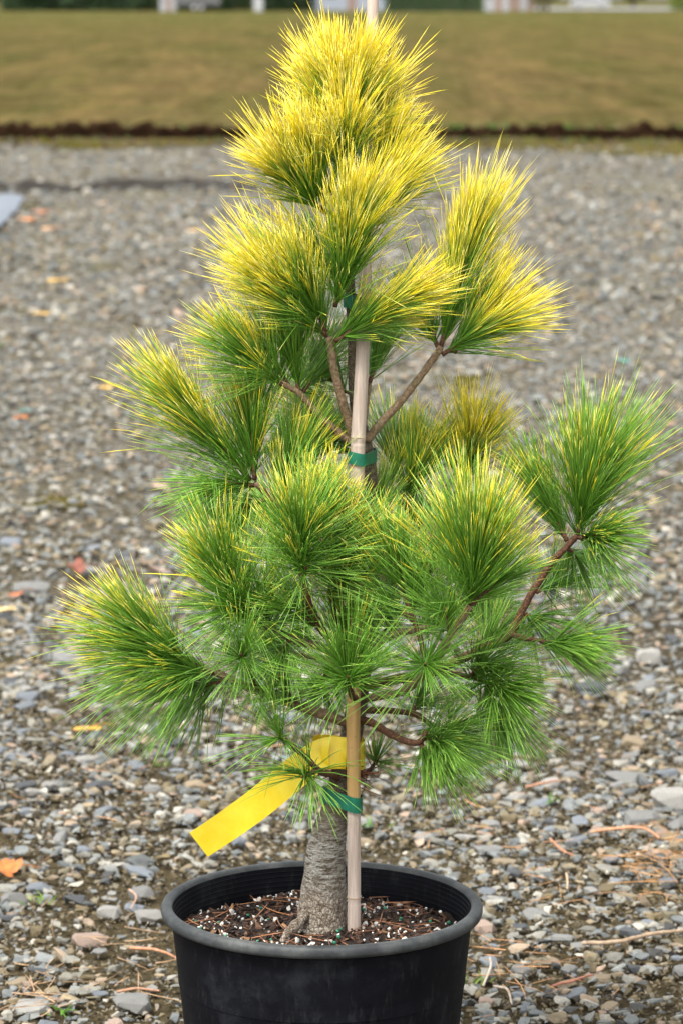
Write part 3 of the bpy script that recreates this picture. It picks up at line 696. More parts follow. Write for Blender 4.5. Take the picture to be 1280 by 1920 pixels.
# branch, base(px,py,depth), tip(px,py,depth), needle px, fascicles, spread at base, at tip, yellow, droop
TU = [
 # leader
 (None, (646, 235, 0), (632, 142, -.01), 118, 66, 40, 15, .86, 0), (None, (648, 225, 0), (666, 150, -.005), 114, 58, 40, 15, .86, 0), (None, (647, 215, 0), (606, 150, .01), 118, 34, 42, 22, .84, 0),
 (None, (650, 260, .01), (706, 185, .02), 118, 24, 42, 22, .82, 0),
 (None, (648, 305, 0), (642, 212, -.025), 112, 34, 34, 16, .80, 0), (None, (649, 290, 0), (680, 215, .0), 112, 26, 36, 16, .80, 0), (None, (648, 280, 0), (612, 205, -.01), 112, 24, 36, 16, .80, 0),
 # second whorl
 ('y', (606, 396, -.035), (540, 328, -.06), 132, 85, 44, 22, .74, 0), ('y', (612, 385, -.03), (588, 298, -.05), 128, 66, 34, 18, .76, 0), (None, (650, 330, -.02), (642, 258, -.05), 108, 46, 38, 20, .78, 0),
 ('z', (688, 350, 0), (718, 286, 0), 122, 55, 42, 20, .78, 0), (None, (650, 300, 0), (592, 225, .02), 120, 14, 48, 26, .78, 0), ('z', (690, 400, .02), (742, 338, .03), 118, 40, 40, 20, .74, 0),
 (None, (655, 440, 0), (720, 360, -.02), 140, 55, 36, 20, .72, 0),
 # big front tuft and its neighbours
 ('a', (628, 575, -.05), (662, 420, -.075), 150, 125, 34, 19, .62, 0), ('a', (612, 630, -.04), (525, 540, -.065), 150, 90, 46, 22, .60, 0), ('a', (610, 622, -.04), (575, 530, -.06), 140, 55, 40, 22, .52, 0),
 ('a', (628, 640, -.045), (742, 562, -.08), 120, 90, 34, 18, .62, 0), (None, (655, 545, .01), (585, 460, .03), 140, 34, 50, 25, .55, 0),
 ('c', (826, 650, -.02), (866, 472, -.02), 165, 130, 21, 14, .60, 0), ('c', (828, 665, -.02), (918, 604, -.03), 124, 66, 34, 16, .66, 0), ('c', (820, 650, -.01), (792, 590, 0), 130, 34, 50, 22, .25, 0), ('c', (850, 662, -.02), (905, 575, -.02), 130, 40, 28, 16, .62, 0),
 ('b', (530, 722, -.03), (462, 660, -.04), 128, 62, 44, 22, .48, 0), ('b', (560, 735, -.02), (548, 655, -.01), 135, 55, 40, 22, .30, 0), ('b', (568, 735, -.01), (612, 665, .03), 125, 34, 42, 22, .10, 0), ('b', (540, 722, -.02), (490, 640, .0), 130, 40, 40, 22, .45, 0),
 # behind the stake
 ('w', (648, 735, .03), (610, 700, .05), 105, 24, 45, 25, .08, 0), ('x', (692, 718, .05), (712, 655, .07), 125, 38, 26, 16, .10, 0), (None, (672, 835, .03), (600, 770, .08), 135, 60, 42, 22, .15, 0), (None, (676, 850, .02), (560, 820, .09), 130, 40, 42, 22, .12, 0),
 # left middle
 ('r', (470, 900, 0), (355, 765, -.03), 160, 115, 24, 16, .48, 0), ('r', (478, 900, 0), (468, 795, -.01), 140, 75, 36, 20, .34, 0), ('r', (476, 910, .0), (415, 905, -.03), 120, 46, 55, 30, .12, .03), ('r', (520, 950, .0), (545, 860, .0), 140, 55, 50, 22, .30, 0),
 ('r', (500, 935, .01), (440, 960, .0), 120, 36, 50, 28, .10, .03),
 # centre
 ('h', (565, 1075, -.10), (560, 985, -.12), 138, 105, 64, 28, .24, .02), ('i', (618, 1090, -.05), (640, 1005, -.06), 125, 75, 50, 24, .24, 0), ('aa', (632, 985, -.05), (608, 920, -.06), 84, 44, 45, 24, .46, 0), ('h', (568, 1085, -.10), (575, 1060, -.12), 120, 14, 95, 70, .15, .04),
 ('i', (625, 1110, -.05), (690, 1030, -.05), 112, 44, 50, 25, .22, 0), ('aa', (690, 1000, .01), (712, 935, .03), 100, 36, 45, 25, .40, 0),
 # left lower
 ('j', (468, 1155, -.06), (412, 1065, -.08), 140, 95, 46, 24, .32, .02), ('j', (480, 1160, -.06), (430, 1130, -.09), 125, 55, 72, 45, .16, .03), ('j', (500, 1180, -.05), (505, 1120, -.08), 130, 30, 60, 35, .15, .02),
 ('k', (350, 1242, -.07), (262, 1182, -.09), 160, 85, 42, 22, .44, .02), ('k', (370, 1248, -.07), (280, 1232, -.09), 158, 46, 52, 28, .22, .05), ('k', (400, 1262, -.065), (330, 1262, -.09), 148, 42, 62, 35, .14, .08),
 ('k', (430, 1272, -.06), (370, 1290, -.05), 130, 40, 60, 35, .10, .08), ('l', (458, 1240, -.10), (452, 1226, -.13), 112, 20, 88, 50, .06, .03),
 ('j', (590, 1212, -.0), (565, 1190, .02), 120, 22, 80, 45, .06, .03),
 # starbursts in front
 ('q', (655, 1292, -.09), (652, 1268, -.13), 150, 36, 82, 38, .0, .05), ('q', (655, 1288, -.09), (650, 1245, -.11), 125, 26, 42, 20, .0, 0), ('e', (797, 1255, -.10), (796, 1244, -.15), 150, 30, 88, 52, .0, .10),
 # right
 ('e', (882, 1135, -.13), (895, 1030, -.14), 170, 160, 44, 23, .34, .02), ('e', (886, 1132, -.13), (935, 1085, -.13), 115, 40, 50, 32, .32, .04), ('f', (755, 1112, -.09), (748, 1040, -.10), 120, 50, 42, 22, .28, 0), ('f', (770, 1150, -.09), (785, 1090, -.09), 115, 30, 55, 25, .2, 0),
 ('d', (1082, 1003, .01), (1105, 885, .0), 178, 150, 40, 25, .17, .01), ('d', (1062, 1015, .02), (1015, 910, .03), 125, 60, 32, 18, .34, 0), ('d', (1085, 1008, .01), (1120, 1005, -.02), 115, 52, 52, 30, .30, .05), ('d', (1062, 1028, .03), (1090, 1045, .05), 105, 26, 55, 38, .14, .06),
 ('d', (1005, 1110, .05), (1045, 1085, .08), 110, 34, 50, 30, .14, .05), ('v', (1012, 1202, -.01), (1060, 1208, -.03), 110, 60, 42, 24, .03, .07), ('d', (980, 1150, .05), (1010, 1162, .07), 115, 26, 55, 38, .06, .08),
 ('t', (868, 905, .07), (886, 838, .05), 125, 80, 42, 22, .58, 0), ('s', (760, 948, .04), (776, 880, .04), 118, 60, 28, 16, .36, 0), ('s', (775, 930, .04), (812, 852, .05), 110, 26, 34, 18, .40, 0),
 ('u', (900, 1275, -.03), (940, 1295, -.06), 120, 60, 62, 36, .04, .10), ('u', (880, 1270, -.02), (905, 1240, -.05), 115, 44, 72, 40, .06, .05), ('u', (910, 1285, -.03), (935, 1340, -.05), 110, 36, 55, 30, .04, .10),
 ('m', (795, 1385, -.07), (830, 1392, -.10), 125, 50, 70, 42, .0, .16), ('n', (818, 1366, .03), (850, 1368, .0), 115, 40, 62, 36, .05, .15), ('p', (703, 1432, .02), (708, 1418, .01), 62, 14, 60, 30, .06, 0),
 ('m', (788, 1392, -.07), (800, 1425, -.09), 100, 24, 50, 30, .04, .1),
 ('o', (537, 1388, -.10), (520, 1380, -.13), 115, 17, 80, 45, .08, .04), ('o', (592, 1446, -.08), (566, 1458, -.105), 125, 19, 80, 46, .02, .18),
 # fill of the lower middle
 ('i', (640, 1150, -.04), (640, 1085, -.06), 118, 28, 60, 32, .2, .02), ('h', (600, 1180, -.06), (548, 1135, -.08), 125, 26, 62, 34, .12, .04), ('f', (775, 1165, -.09), (730, 1125, -.09), 115, 22, 60, 34, .12, .04),
 ('k', (560, 1325, -.035), (530, 1285, -.06), 118, 22, 70, 40, .0, .06), ('e', (842, 1195, -.115), (835, 1140, -.14), 118, 22, 62, 36, .08, .04), ('j', (545, 1197, -.05), (520, 1235, -.08), 118, 22, 75, 45, .0, .08),
 # back of the crown
 ('bb', (560, 1040, .14), (520, 980, .17), 135, 55, 50, 26, .2, .02), ('bb', (640, 1100, .08), (600, 1050, .13), 130, 40, 60, 30, .1, .02), ('cc', (735, 900, .13), (740, 840, .15), 120, 40, 45, 22, .15, 0),
 ('dd', (550, 1225, .13), (500, 1200, .17), 130, 45, 60, 35, .08, .05), ('dd', (620, 1240, .08), (600, 1290, .12), 120, 36, 70, 40, .05, .06), ('ee', (800, 1080, .16), (830, 1020, .18), 130, 55, 48, 25, .2, .02), ('ee', (745, 1115, .10), (720, 1060, .13), 120, 40, 60, 30, .1, .02),
 ('g', (870, 1160, .12), (900, 1130, .15), 130, 50, 60, 35, .1, .04), ('g', (790, 1178, .08), (820, 1150, .11), 120, 40, 65, 38, .06, .04), ('g', (735, 1190, .04), (720, 1150, .07), 120, 36, 62, 35, .08, .04), ('n', (770, 1338, .03), (790, 1310, .06), 110, 26, 65, 35, .05, .06),
 ('d', (905, 1215, .05), (930, 1180, .08), 120, 40, 62, 35, .06, .04), ('t', (800, 1010, .09), (780, 960, .12), 115, 34, 55, 30, .15, .0),
 ('j', (670, 1262, -.01), (660, 1180, -.03), 115, 45, 50, 28, .10, 0),
]
for i, (bk, b, tp_, Lp, nf, a0, a1, ye, dr) in enumerate(TU):
    par = B[bk] if bk else trunk
    pb = P(*b); pt = P(*tp_); ye = (ye - .16 if ye > .7 else ye - .07 if ye > .56 else ye * (.66 if ye > .4 else .5))
    q, rr = resample([pb, (pb + pt) * .5, pt], [4.6 * PXM, 3.8 * PXM, 2.2 * PXM], 4)
    mb = MB(); mb.tube(q, rr, 7); mb.build('twig', M['young'], par, smooth=True)
    tuft(par, pb, pt, Lp, int(nf * (1.35 if ye > .4 else 1.2)), a0, a1, ye, dr, 0.0, i, 0.10 if ye > .7 else 0.025)

r = np.random.default_rng(88); N = 60; b0 = np.array(P(662, 1452, .0)); b = b0 + r.normal(0, .006, (N, 3)) + np.array([1, 0, 0]) * r.uniform(-.02, .022, (N, 1))
d = r.normal(0, 1, (N, 3)) * np.array([1, .8, .35]); d /= np.linalg.norm(d, axis=1)[:, None]; c = np.array((.16, .06, .028))[None] * r.uniform(.5, 1.6, (N, 1))
V, F, C = strands(b, d, r.uniform(.015, .04, N), r.uniform(.0005, .0009, N), r.normal(0, .2, (N, 3)), lambda s: c, (0, .35, .7), 8)
mesh_np('dead_needle_tuft', V, F, M['litter'], col=C, parent=B['p'], kind='stuff', smooth=True)['label'] = 'dry rust-brown needles caught on the trunk below the yellow tag'

# ------------------------------------------------------------------ pot
pot = thing('nursery_pot', 'round black plastic nursery pot holding the young pine', 'pot', (0, 0, 0))
RO = 0.200; ZR = 0.33
wall_prof = [(0.150, 0.0), (0.154, 0.006), (0.1868, ZR - 0.020), (0.1872, ZR - 0.010)]
mb = MB(); mb.lathe([(0.02, 0.004), (0.148, 0.004), (0.150, 0.0)] + wall_prof[1:], 128); mb.build('wall', M['pot'], pot, smooth=True)
rim = [(0.1868, ZR - 0.0145), (0.1950, ZR - 0.0155), (0.1988, ZR - 0.0138), (0.1999, ZR - 0.010), (0.2000, ZR - 0.0055), (0.1985, ZR - 0.0018), (0.1955, ZR), (0.1890, ZR - 0.0003), (0.1865, ZR - 0.002), (0.1855, ZR - 0.006)]
mb = MB(); mb.lathe(rim, 160); mb.build('rim', M['rim'], pot, smooth=True)
inner = [(0.1854, ZR - 0.005)]
z = ZR - 0.010
for k in range(5):                            # fine moulded rings inside the lip
    r_ = 0.1850 - 0.0006 * k
    inner += [(r_, z), (r_ - 0.0006, z - 0.0006), (r_ - 0.0006, z - 0.0014), (r_ - 0.0002, z - 0.0020)]; z -= 0.0062
inner += [(0.179, ZR - 0.10)]
mb = MB(); mb.lathe(inner, 128); mb.build('inner_wall', M['pot'], pot, smooth=False)

# ------------------------------------------------------------------ soil, bark, perlite
def sz(x, y):
    x = np.asarray(x); y = np.asarray(y)
    return 0.2950 + 0.004 * np.sin(31 * x + 17 * y) + 0.003 * np.sin(57 * y - 23 * x) + 0.008 * np.exp(-(x * x + (y + .02) ** 2) / 0.006) - 0.010 * np.clip((np.sqrt(x * x + y * y) - .14) / .04, 0, 1)
V = []; Q = []; NR, NA = 40, 120
for i in range(NR):
    for k in range(NA):
        r_ = 0.1828 * (i / (NR - 1)) ** 0.8 + 0.0005; a = 2 * math.pi * k / NA; x, y = r_ * math.cos(a), r_ * math.sin(a)
        V.append((x, y, float(sz(x, y)) + 0.004 * mnoise.fractal(Vector((x, y, 0)) * 90, 1, 2, 3)))
        if i: Q.append(((i-1)*NA+k, i*NA+k, i*NA+(k+1)%NA, (i-1)*NA+(k+1)%NA))
mesh_np('potting_soil', V, None, M['soil'], F4=Q, smooth=True, kind='stuff')
def disc(n, seed, rmax=0.178, hole=0.04):
    r = np.random.default_rng(seed); a = r.uniform(0, 2 * np.pi, n); d = np.sqrt(r.uniform((hole / rmax) ** 2, 1, n)) * rmax
    return d * np.cos(a), d * np.sin(a)
def chip_variants(k, seed):
    r = np.random.default_rng(seed); out = []
    for v, f in hull_variants(k, 12, (0.2, 0.4), seed): out.append((v * np.array([1.0, r.uniform(.3, .6), 0.7]), f))
    return out
chips = chip_variants(20, 31)
CP = np.array([(.028, .013, .007), (.050, .023, .012), (.11, .052, .025), (.012, .006, .004), (.20, .11, .055), (.006, .004, .003)]); CW = np.array([.27, .24, .12, .2, .04, .13])
x, y = disc(2600, 41, .172); scatter('bark_mulch', x, y, rng.uniform(.005, .014, 2600), chips, 0.5, M['chip'], 41, 0.05, CP, CW, sz)
x, y = disc(420, 42, .160); scatter('bark_mulch', x, y, rng.uniform(.010, .020, 420), chips, 0.35, M['chip'], 42, 0.0, CP, CW, sz)
pv = hull_variants(10, 14, (0.6, 1.0), 33)
PM = []
for v, f in pv: ob = mesh_np('perlite_grain', v, f, M['perlite'], smooth=False); PM.append(ob.data); bpy.data.objects.remove(ob)
x, y = disc(400, 43); WP = np.array([(.70, .68, .63), (.45, .40, .33)]); scatter('perlite', x, y, rng.uniform(.0015, .0050, 400), pv, 0.3, M['chip'], 43, -0.2, WP, np.array([.75, .25]), sz)
x, y = disc(72, 44)
for i in range(72):
    o = bpy.data.objects.new('perlite_grain', PM[i % 10]); COL.objects.link(o); s = rng.uniform(.0050, .0105)
    o.scale = (s, s * rng.uniform(.8, 1.2), s * .85); o.rotation_euler = (rng.uniform(0, 6), rng.uniform(0, 6), rng.uniform(0, 6)); o.location = (x[i], y[i], float(sz(x[i], y[i])) + .0030)
    tag(o, 'white perlite grain lying on the dark potting soil', 'perlite', 'larger perlite grains on the potting soil')
PR = []
for v, f in hull_variants(3, 40, (0.9, 1.0), 35): ob = mesh_np('fertilizer_pellet', v, f, M['prill'], smooth=True); PR.append(ob.data); bpy.data.objects.remove(ob)
x, y = disc(34, 45)
for i in range(34):
    o = bpy.data.objects.new('fertilizer_pellet', PR[i % 3]); COL.objects.link(o); s = rng.uniform(.0036, .0052)
    o.scale = (s, s, s); o.location = (x[i], y[i], float(sz(x[i], y[i])) + .0045)
    tag(o, 'small round green fertilizer pellet on the potting soil', 'pellet', 'green fertilizer pellets on the potting soil')

# ------------------------------------------------------------------ stake
def make_stake():
    st = thing('bamboo_stake', 'pale bamboo stake tied to the pine trunk', 'stake', P(663, 1750, -.034))
    S = [(663.5, 1775, -.034, 12.3), (663.3, 1672, -.034, 12.3), (662.8, 1500, -.034, 12.3), (662, 1320, -.034, 12.8), (667, 1050, -.030, 13.2), (670, 860, -.028, 13.2), (671.5, 815, -.028, 13.2), (680, 640, -.024, 12.2), (687, 400, -.005, 11.5), (692.5, 200, .012, 11.0), (698, 20, .022, 10.6), (703, -130, .028, 10.2)]
    q, rr = resample([P(a, b, c) for a, b, c, d in S], [d * PXM for a, b, c, d in S], 40)
    nodes = [P(663, 1668, 0).z, P(664, 1275, 0).z, P(671, 815, 0).z, P(688, 395, 0).z, P(698, 60, 0).z]
    for i, p in enumerate(q):
        for nz in nodes:
            dd = (p.z - nz) / 0.0025
            rr[i] *= 1 + 0.05 * math.exp(-dd * dd) - 0.05 * math.exp(-((p.z - nz + .006) / .002) ** 2)
    mb = MB(); mb.tube(q, rr, 22); mb.build('cane', M['bamboo'], st, smooth=True)
    def stake_r(p): 
        j = min(range(len(q)), key=lambda k: abs(q[k].z - p)); return q[j], rr[j]
    for nz in nodes:
        c, r_ = stake_r(nz); mb = MB(); n = 22; prof = []
        mb.lathe([(r_ * 0.97, c.z - .0011), (r_ * 1.015, c.z - .0006), (r_ * 1.015, c.z + .0003), (r_ * 0.97, c.z + .0009)], 24, (c.x, c.y))
        mb.build('node_ring', M['node'], st, smooth=True)
    return stake_r
M['node'] = simple('bamboo_node', (0.30, 0.21, 0.12), 0.7, 0.3, 200, 0.3, 0.3)
stake_r = make_stake()

# ------------------------------------------------------------------ green ties
def trunk_at(z):
    j = min(range(len(tp)), key=lambda k: abs(tp[k].z - z)); return tp[j], tr_[j]
def hull2d(P2):
    P2 = sorted(set(P2)); 
    def half(pp):
        h = []
        for p in pp:
            while len(h) > 1 and (h[-1][0]-h[-2][0])*(p[1]-h[-2][1]) - (h[-1][1]-h[-2][1])*(p[0]-h[-2][0]) <= 0: h.pop()
            h.append(p)
        return h
    a = half(P2); b = half(P2[::-1]); return a[:-1] + b[:-1]
def tie(px, py, hpx, label, tail=0.0):
    z = P(px, py, -.03).z; c1, r1 = trunk_at(z); c2, r2 = stake_r(z); hh = hpx * PXM * .5
    pp = [(round(c.x + (r * q + .0018) * math.cos(a), 6), round(c.y + (r * q + .0018) * math.sin(a), 6)) for c, r, q in ((c1, r1, 1.12), (c2, r2, 1.03)) for a in np.linspace(0, 2 * math.pi, 28, endpoint=False)]
    hp = hull2d(pp); cx = sum(p[0] for p in hp) / len(hp); cy = sum(p[1] for p in hp) / len(hp)
    V = []; Q = []; n = len(hp); th = .0009
    for k, (x, y) in enumerate(hp):
        d = Vector((x - cx, y - cy, 0)).normalized() * th; wv = .0009 * math.sin(k * 2 * math.pi / n * 2)
        tilt = -(x - cx) * 0.08
        V += [(x, y, z - hh + wv + tilt), (x, y, z + hh + wv + tilt), (x + d.x, y + d.y, z + hh + wv + tilt), (x + d.x, y + d.y, z - hh + wv + tilt)]
    for k in range(n):
        a = 4 * k; b = 4 * ((k + 1) % n)
        for i in range(4): Q.append((a + i, b + i, b + (i+1) % 4, a + (i+1) % 4))
    o = mesh_np('green_tie', V, None, M['tape'], F4=Q)
    return tag(o, label, 'plant tie', 'green ties on the stake')
tie(640, 1503, 29, 'dark green tie around the base of the trunk and the stake, just above the pot')
tie(672, 860, 22, 'green tie in the middle of the stake, just below the forking branches')
tie(662, 570, 24, 'green tie high on the stake, partly covered by yellow-tipped needles')

# ------------------------------------------------------------------ yellow tag
def strip(name, cen, wid, parent, n_across=4, th=.0003, smooth=True):
    """ribbon along centre points with half-width vectors; two-sided thin solid"""
    V = []; Q = []; n = len(cen); m = n_across
    for i in range(n):
        t_ = (cen[min(i+1, n-1)] - cen[max(i-1, 0)]).normalized(); nn = t_.cross(wid[i]).normalized() * th
        for k in range(m):
            f = -1 + 2 * k / (m - 1); V.append(cen[i] + wid[i] * f + nn)
        for k in range(m):
            f = 1 - 2 * k / (m - 1); V.append(cen[i] + wid[i] * f - nn)
    w = 2 * m
    for i in range(n - 1):
        for k in range(w): Q.append((i*w+k, i*w+(k+1)%w, (i+1)*w+(k+1)%w, (i+1)*w+k))
    for e in (0, (n - 1) * w):
        for k in range(m - 1): Q.append((e+k, e+k+1, e+w-2-k, e+w-1-k))
    return mesh_np(name, V, None, M['yellow'], F4=Q, smooth=False, parent=parent)
tg = thing('plastic_tag', 'long yellow plastic tag looped around the trunk with its tail hanging', 'tag', P(640, 1412, 0))
cL = P(638, 1412, 0); cen = []; wid = []
for k in range(41):
    a = R(-150) + R(330) * k / 40
    x = cL.x + (.030 if math.cos(a) > 0 else .034) * math.cos(a); y = cL.y + .020 * math.sin(a) + .002
    cen.append(Vector((x, y, cL.z + .0012 * math.sin(3 * a) - 0.03 * (x - cL.x)))); wid.append(Vector((.02 * 0, .0025 * math.sin(a), .0178)))
strip('loop', cen, wid, tg)
A = [(650, 1412, -.0215), (622, 1411, -.0235), (600, 1416, -.026), (580, 1428, -.030), (545, 1456, -.036), (490, 1502, -.036), (430, 1546, -.040), (373, 1584, -.038)]
cpt, _ = resample([P(*p) for p in A], [0] * len(A), 6); wv = []
for i, p in enumerate(cpt):
    t_ = (cpt[min(i+1, len(cpt)-1)] - cpt[max(i-1, 0)]).normalized()
    w = Vector((0, -1, 0.0)).cross(t_).normalized(); f = i / (len(cpt) - 1)
    w = w * -1 if w.z < 0 else w
    wv.append((w + Vector((0, (0.5 if f < .45 else .15) * math.sin(f * 4.2), 0))).normalized() * .0195)
strip('tail', cpt, wv, tg)
kn = [P(612, 1388, -.0285), P(610, 1400, -.031), P(609, 1415, -.0315), P(610, 1430, -.031), P(613, 1443, -.0285)]
strip('fold', resample(kn, [0]*5, 4)[0], [Vector((.0045, -.001, 0))] * 17, tg, 3)

# ------------------------------------------------------------------ fallen leaves, scraps, litter
def leaf(px, py, size, col, label, seed, maple=False, rz=0.0):
    g = G(px, py); r = random.Random(seed); n = 40; V = []; T = []
    g0 = Vector((g.x, g.y, float(gz(g.x, g.y)) + .016))
    V.append((0, 0, size * .05 + .002))
    for k in range(n):
        a = 2 * math.pi * k / n
        rad = (0.55 + 0.45 * abs(math.cos(2.5 * a)) ** 0.7) if maple else 1.0
        rad *= 1 + 0.06 * math.sin(13 * a + seed)
        x = rad * math.cos(a); y = rad * math.sin(a) * (1 if maple else (.62 - .12 * (seed % 3)) * (1 - .22 * math.cos(a)) * (1 - .35 * abs(math.cos(a)) ** 3))
        V.append((x * size * .5, y * size * .5, size * ((0.16 if maple else .03) * x * x * r.uniform(.6, 1.4) + (.10 if maple else .04) * math.sin(3 * a + seed) + (0.30 * max(0, y) if maple else 0))))
        T.append((0, k + 1, (k + 1) % n + 1))
    base = len(V); V += [(p[0], p[1], p[2] - .0006) for p in V]; T += [(a + base, c + base, b + base) for a, b, c in T[:n]]
    rot = Matrix.Rotation(rz, 3, 'Z'); W = [tuple(rot @ Vector(p) + g0) for p in V]
    col = tuple(.72 * q + .28 * w_ for q, w_ in zip(col, (.26, .16, .08)))
    cc = np.array(col)[None] * (0.8 + 0.4 * np.array([[r.random()] for _ in V]))
    th_ = thing('fallen_leaf', label, 'leaf', g0, 'fallen leaves on the gravel')
    mesh_np('blade', W, T, M['dead_leaf'], col=cc, parent=th_, smooth=True)
    mb = MB(); e = rot @ Vector((size * 1.0, 0, .004)); s0 = rot @ Vector((size * .1, 0, .004))
    q, rr = resample([g0 + s0, g0 + (s0 + e) * .5 + Vector((0, 0, .006)), g0 + e], [size * .022, size * .016, size * .02], 4); mb.tube(q, rr, 6)
    o = mesh_np('stem', mb.v, mb.t, M['dead_leaf'], col=np.tile(np.array(col) * .8, (len(mb.v), 1)), F4=mb.q, smooth=True, parent=th_)
    return th_
OR = (.62, .20, .035); YE = (.80, .52, .12); PE = (.72, .42, .22); RD = (.24, .06, .05); BR = (.33, .10, .025)
leaf(8, 1652, .062, (.45, .13, .02), 'curled orange-brown maple leaf with a long yellow stem', 1, True, 0.05)
leaf(47, 425, .14, OR, 'orange leaf beside the pale blue plastic sheet', 2); leaf(74, 402, .15, (.5, .22, .12), 'reddish brown leaf just behind the blue plastic sheet', 3, False, .5)
leaf(92, 441, .11, PE, 'pale peach leaf lying in front of the blue plastic sheet', 4); leaf(368, 440, .10, (.80, .55, .28), 'pale orange leaf alone on the far gravel left of the pine top', 5)
leaf(108, 530, .11, YE, 'yellow-orange leaf on gravel between the blue sheet and the left branches', 6, False, .4); leaf(78, 590, .08, YE, 'small yellow leaf lying a little nearer than the yellow-orange one', 7)
leaf(195, 730, .075, YE, 'bright yellow leaf just beside the golden left needle tips', 8); leaf(40, 788, .07, OR, 'small orange leaf beside a teal scrap', 9, False, 1.2)
leaf(148, 1082, .06, RD, 'dark red leaf behind the left needle tips', 10, True, .3); leaf(32, 1130, .055, (.55, .18, .08), 'small brick-red leaf standing on edge', 11, False, .8)
leaf(8, 1158, .06, (.85, .66, .30), 'pale cream-yellow leaf on the gravel', 12, False, .3); leaf(165, 1398, .055, (.62, .34, .05), 'thin ochre leaf above the smooth egg-shaped stone', 13, False, .2)
leaf(586, 1092, .05, (.66, .30, .14), 'orange leaf glimpsed between the middle branches', 14); leaf(515, 470, .09, (.6, .3, .2), 'faded pinkish leaf behind the upper left branch', 15)
leaf(300, 925, .06, (.62, .45, .36), 'pale pinkish leaf beside the left middle needles', 16, False, .1); leaf(1255, 800, .06, (.5, .32, .2), 'brown leaf right of the green right-hand branch', 17, False, .7)

def scrap(px, py, s, label, seed):
    g = G(px, py); r = random.Random(seed); z = float(gz(g.x, g.y)) + .018; V = []; Q = []; n = 6
    for i in range(n + 1):
        f = i / n
        for k in (-1, 1): V.append((g.x + (f - .5) * s, g.y + k * s * .22, z + .2 * s * math.sin(f * 4 + seed) * .5 + .05 * s * k))
    for i in range(n): Q.append((2*i, 2*i+2, 2*i+3, 2*i+1))
    b = len(V); V += [(x, y, z - .0008) for x, y, z in V]; Q += [(q[3]+b, q[2]+b, q[1]+b, q[0]+b) for q in Q]
    tag(mesh_np('tape_scrap', V, None, M['teal'], F4=Q, smooth=True), label, 'scrap', 'teal tape scraps on the gravel')
scrap(205, 1172, .028, 'teal scrap of tape peeking between the far left needles', 1); scrap(1166, 683, .055, 'teal scrap of tape on gravel above the right-hand branch', 2); scrap(48, 775, .035, 'teal scrap of tape beside the small orange leaf', 3)

# blue plastic sheet along the left edge
def sheet():
    # laid on the ground: far end tapers, near end runs out of the picture
    near = G(-60, 520); far_ = G(58, 378); V = []; Q = []; n = 46; m = 9
    ax = (far_ - near); 
    for i in range(n):
        f = i / (n - 1); c = near + ax * f; w = .20 * (1 - f * .45) * (1 - .35 * math.exp(-((f - .38) / .05) ** 2))
        for k in range(m):
            g_ = k / (m - 1) - .5; x = c.x + g_ * w * 2 - .16; y = c.y + .25 * g_
            z = float(gz(x, y)) + .02 + .035 * abs(mnoise.fractal(Vector((x * 3, y * 1.2, 1)), 1, 2, 3)) + .03 * math.cos(g_ * 3)
            V.append((x, y, z))
    for i in range(n - 1):
        for k in range(m - 1): Q.append((i*m+k, i*m+k+1, (i+1)*m+k+1, (i+1)*m+k))
    b = len(V); V += [(x, y, z - .003) for x, y, z in V]; Q += [(q[3]+b, q[2]+b, q[1]+b, q[0]+b) for q in Q]
    tag(mesh_np('plastic_sheet', V, None, M['sheet'], F4=Q, smooth=True), 'crumpled pale blue plastic sheet lying at the edge of the gravel', 'plastic sheet')
sheet()

# twigs that can be picked out
def twig_thing(pp, r0, col, label, name='dry_twig', cat='twig'):
    ps = []
    for px, py, up in pp:
        g = G(px, py); ps.append(Vector((g.x, g.y, float(gz(g.x, g.y)) + .014 + up)))
    q, rr = resample(ps, [r0] * (len(ps) - 1) + [r0 * .6], 7); q = [p + mnoise.noise_vector(p * 50) * r0 * .5 for p in q]
    mb = MB(); mb.tube(q, rr, 7)
    o = mesh_np(name, mb.v, mb.t, M['litter'], col=np.tile(np.array(col) * .55 + np.array((.10, .075, .05)), (len(mb.v), 1)), F4=mb.q, smooth=True)
    tag(o, label, cat, 'twigs and strips on the gravel')
twig_thing([(1090, 1803, 0), (1150, 1806, .003), (1210, 1795, .004), (1300, 1782, .002)], .0034, (.36, .25, .16), 'longest thick brown stick lying on the gravel')
twig_thing([(1105, 1582, 0), (1165, 1580, .004), (1205, 1582, .004), (1235, 1597, 0)], .0030, (.55, .24, .11), 'orange curved strip of bark lying on the gravel')
twig_thing([(1030, 1600, .004), (1050, 1618, .002), (1072, 1628, 0)], .0026, (.42, .16, .08), 'short reddish stick beside the orange bark strip')
twig_thing([(985, 1494, 0), (1020, 1489, .004), (1052, 1481, 0)], .0026, (.42, .17, .09), 'short rust-coloured stick below the hanging right-hand needles')
twig_thing([(1060, 1666, .002), (1062, 1680, .006), (1062, 1695, 0)], .0018, (.60, .44, .28), 'short straw-coloured twig standing upright')
twig_thing([(905, 1880, 0), (918, 1850, .004), (917, 1832, .006)], .0018, (.58, .50, .40), 'bleached curved rootlet beside the pot')
twig_thing([(925, 1882, 0), (950, 1895, .004), (958, 1918, 0)], .0018, (.56, .48, .38), 'bleached bent rootlet in front of the curved rootlet')
twig_thing([(245, 1787, 0), (290, 1795, .003), (335, 1808, 0)], .0024, (.48, .18, .08), 'rust-red stick beside the left wall of the pot')
twig_thing([(220, 1870, 0), (260, 1867, .003), (300, 1870, 0)], .0022, (.40, .17, .09), 'dull red stick lower beside the pot')
twig_thing([(243, 1690, .008), (256, 1700, .005), (246, 1716, 0)], .0016, (.5, .28, .2), 'small hooked brown rootlet near the pot rim')
twig_thing([(1035, 1885, 0), (1080, 1878, .004), (1112, 1864, 0)], .0024, (.36, .09, .05), 'dark red stick in front of the thick brown stick')
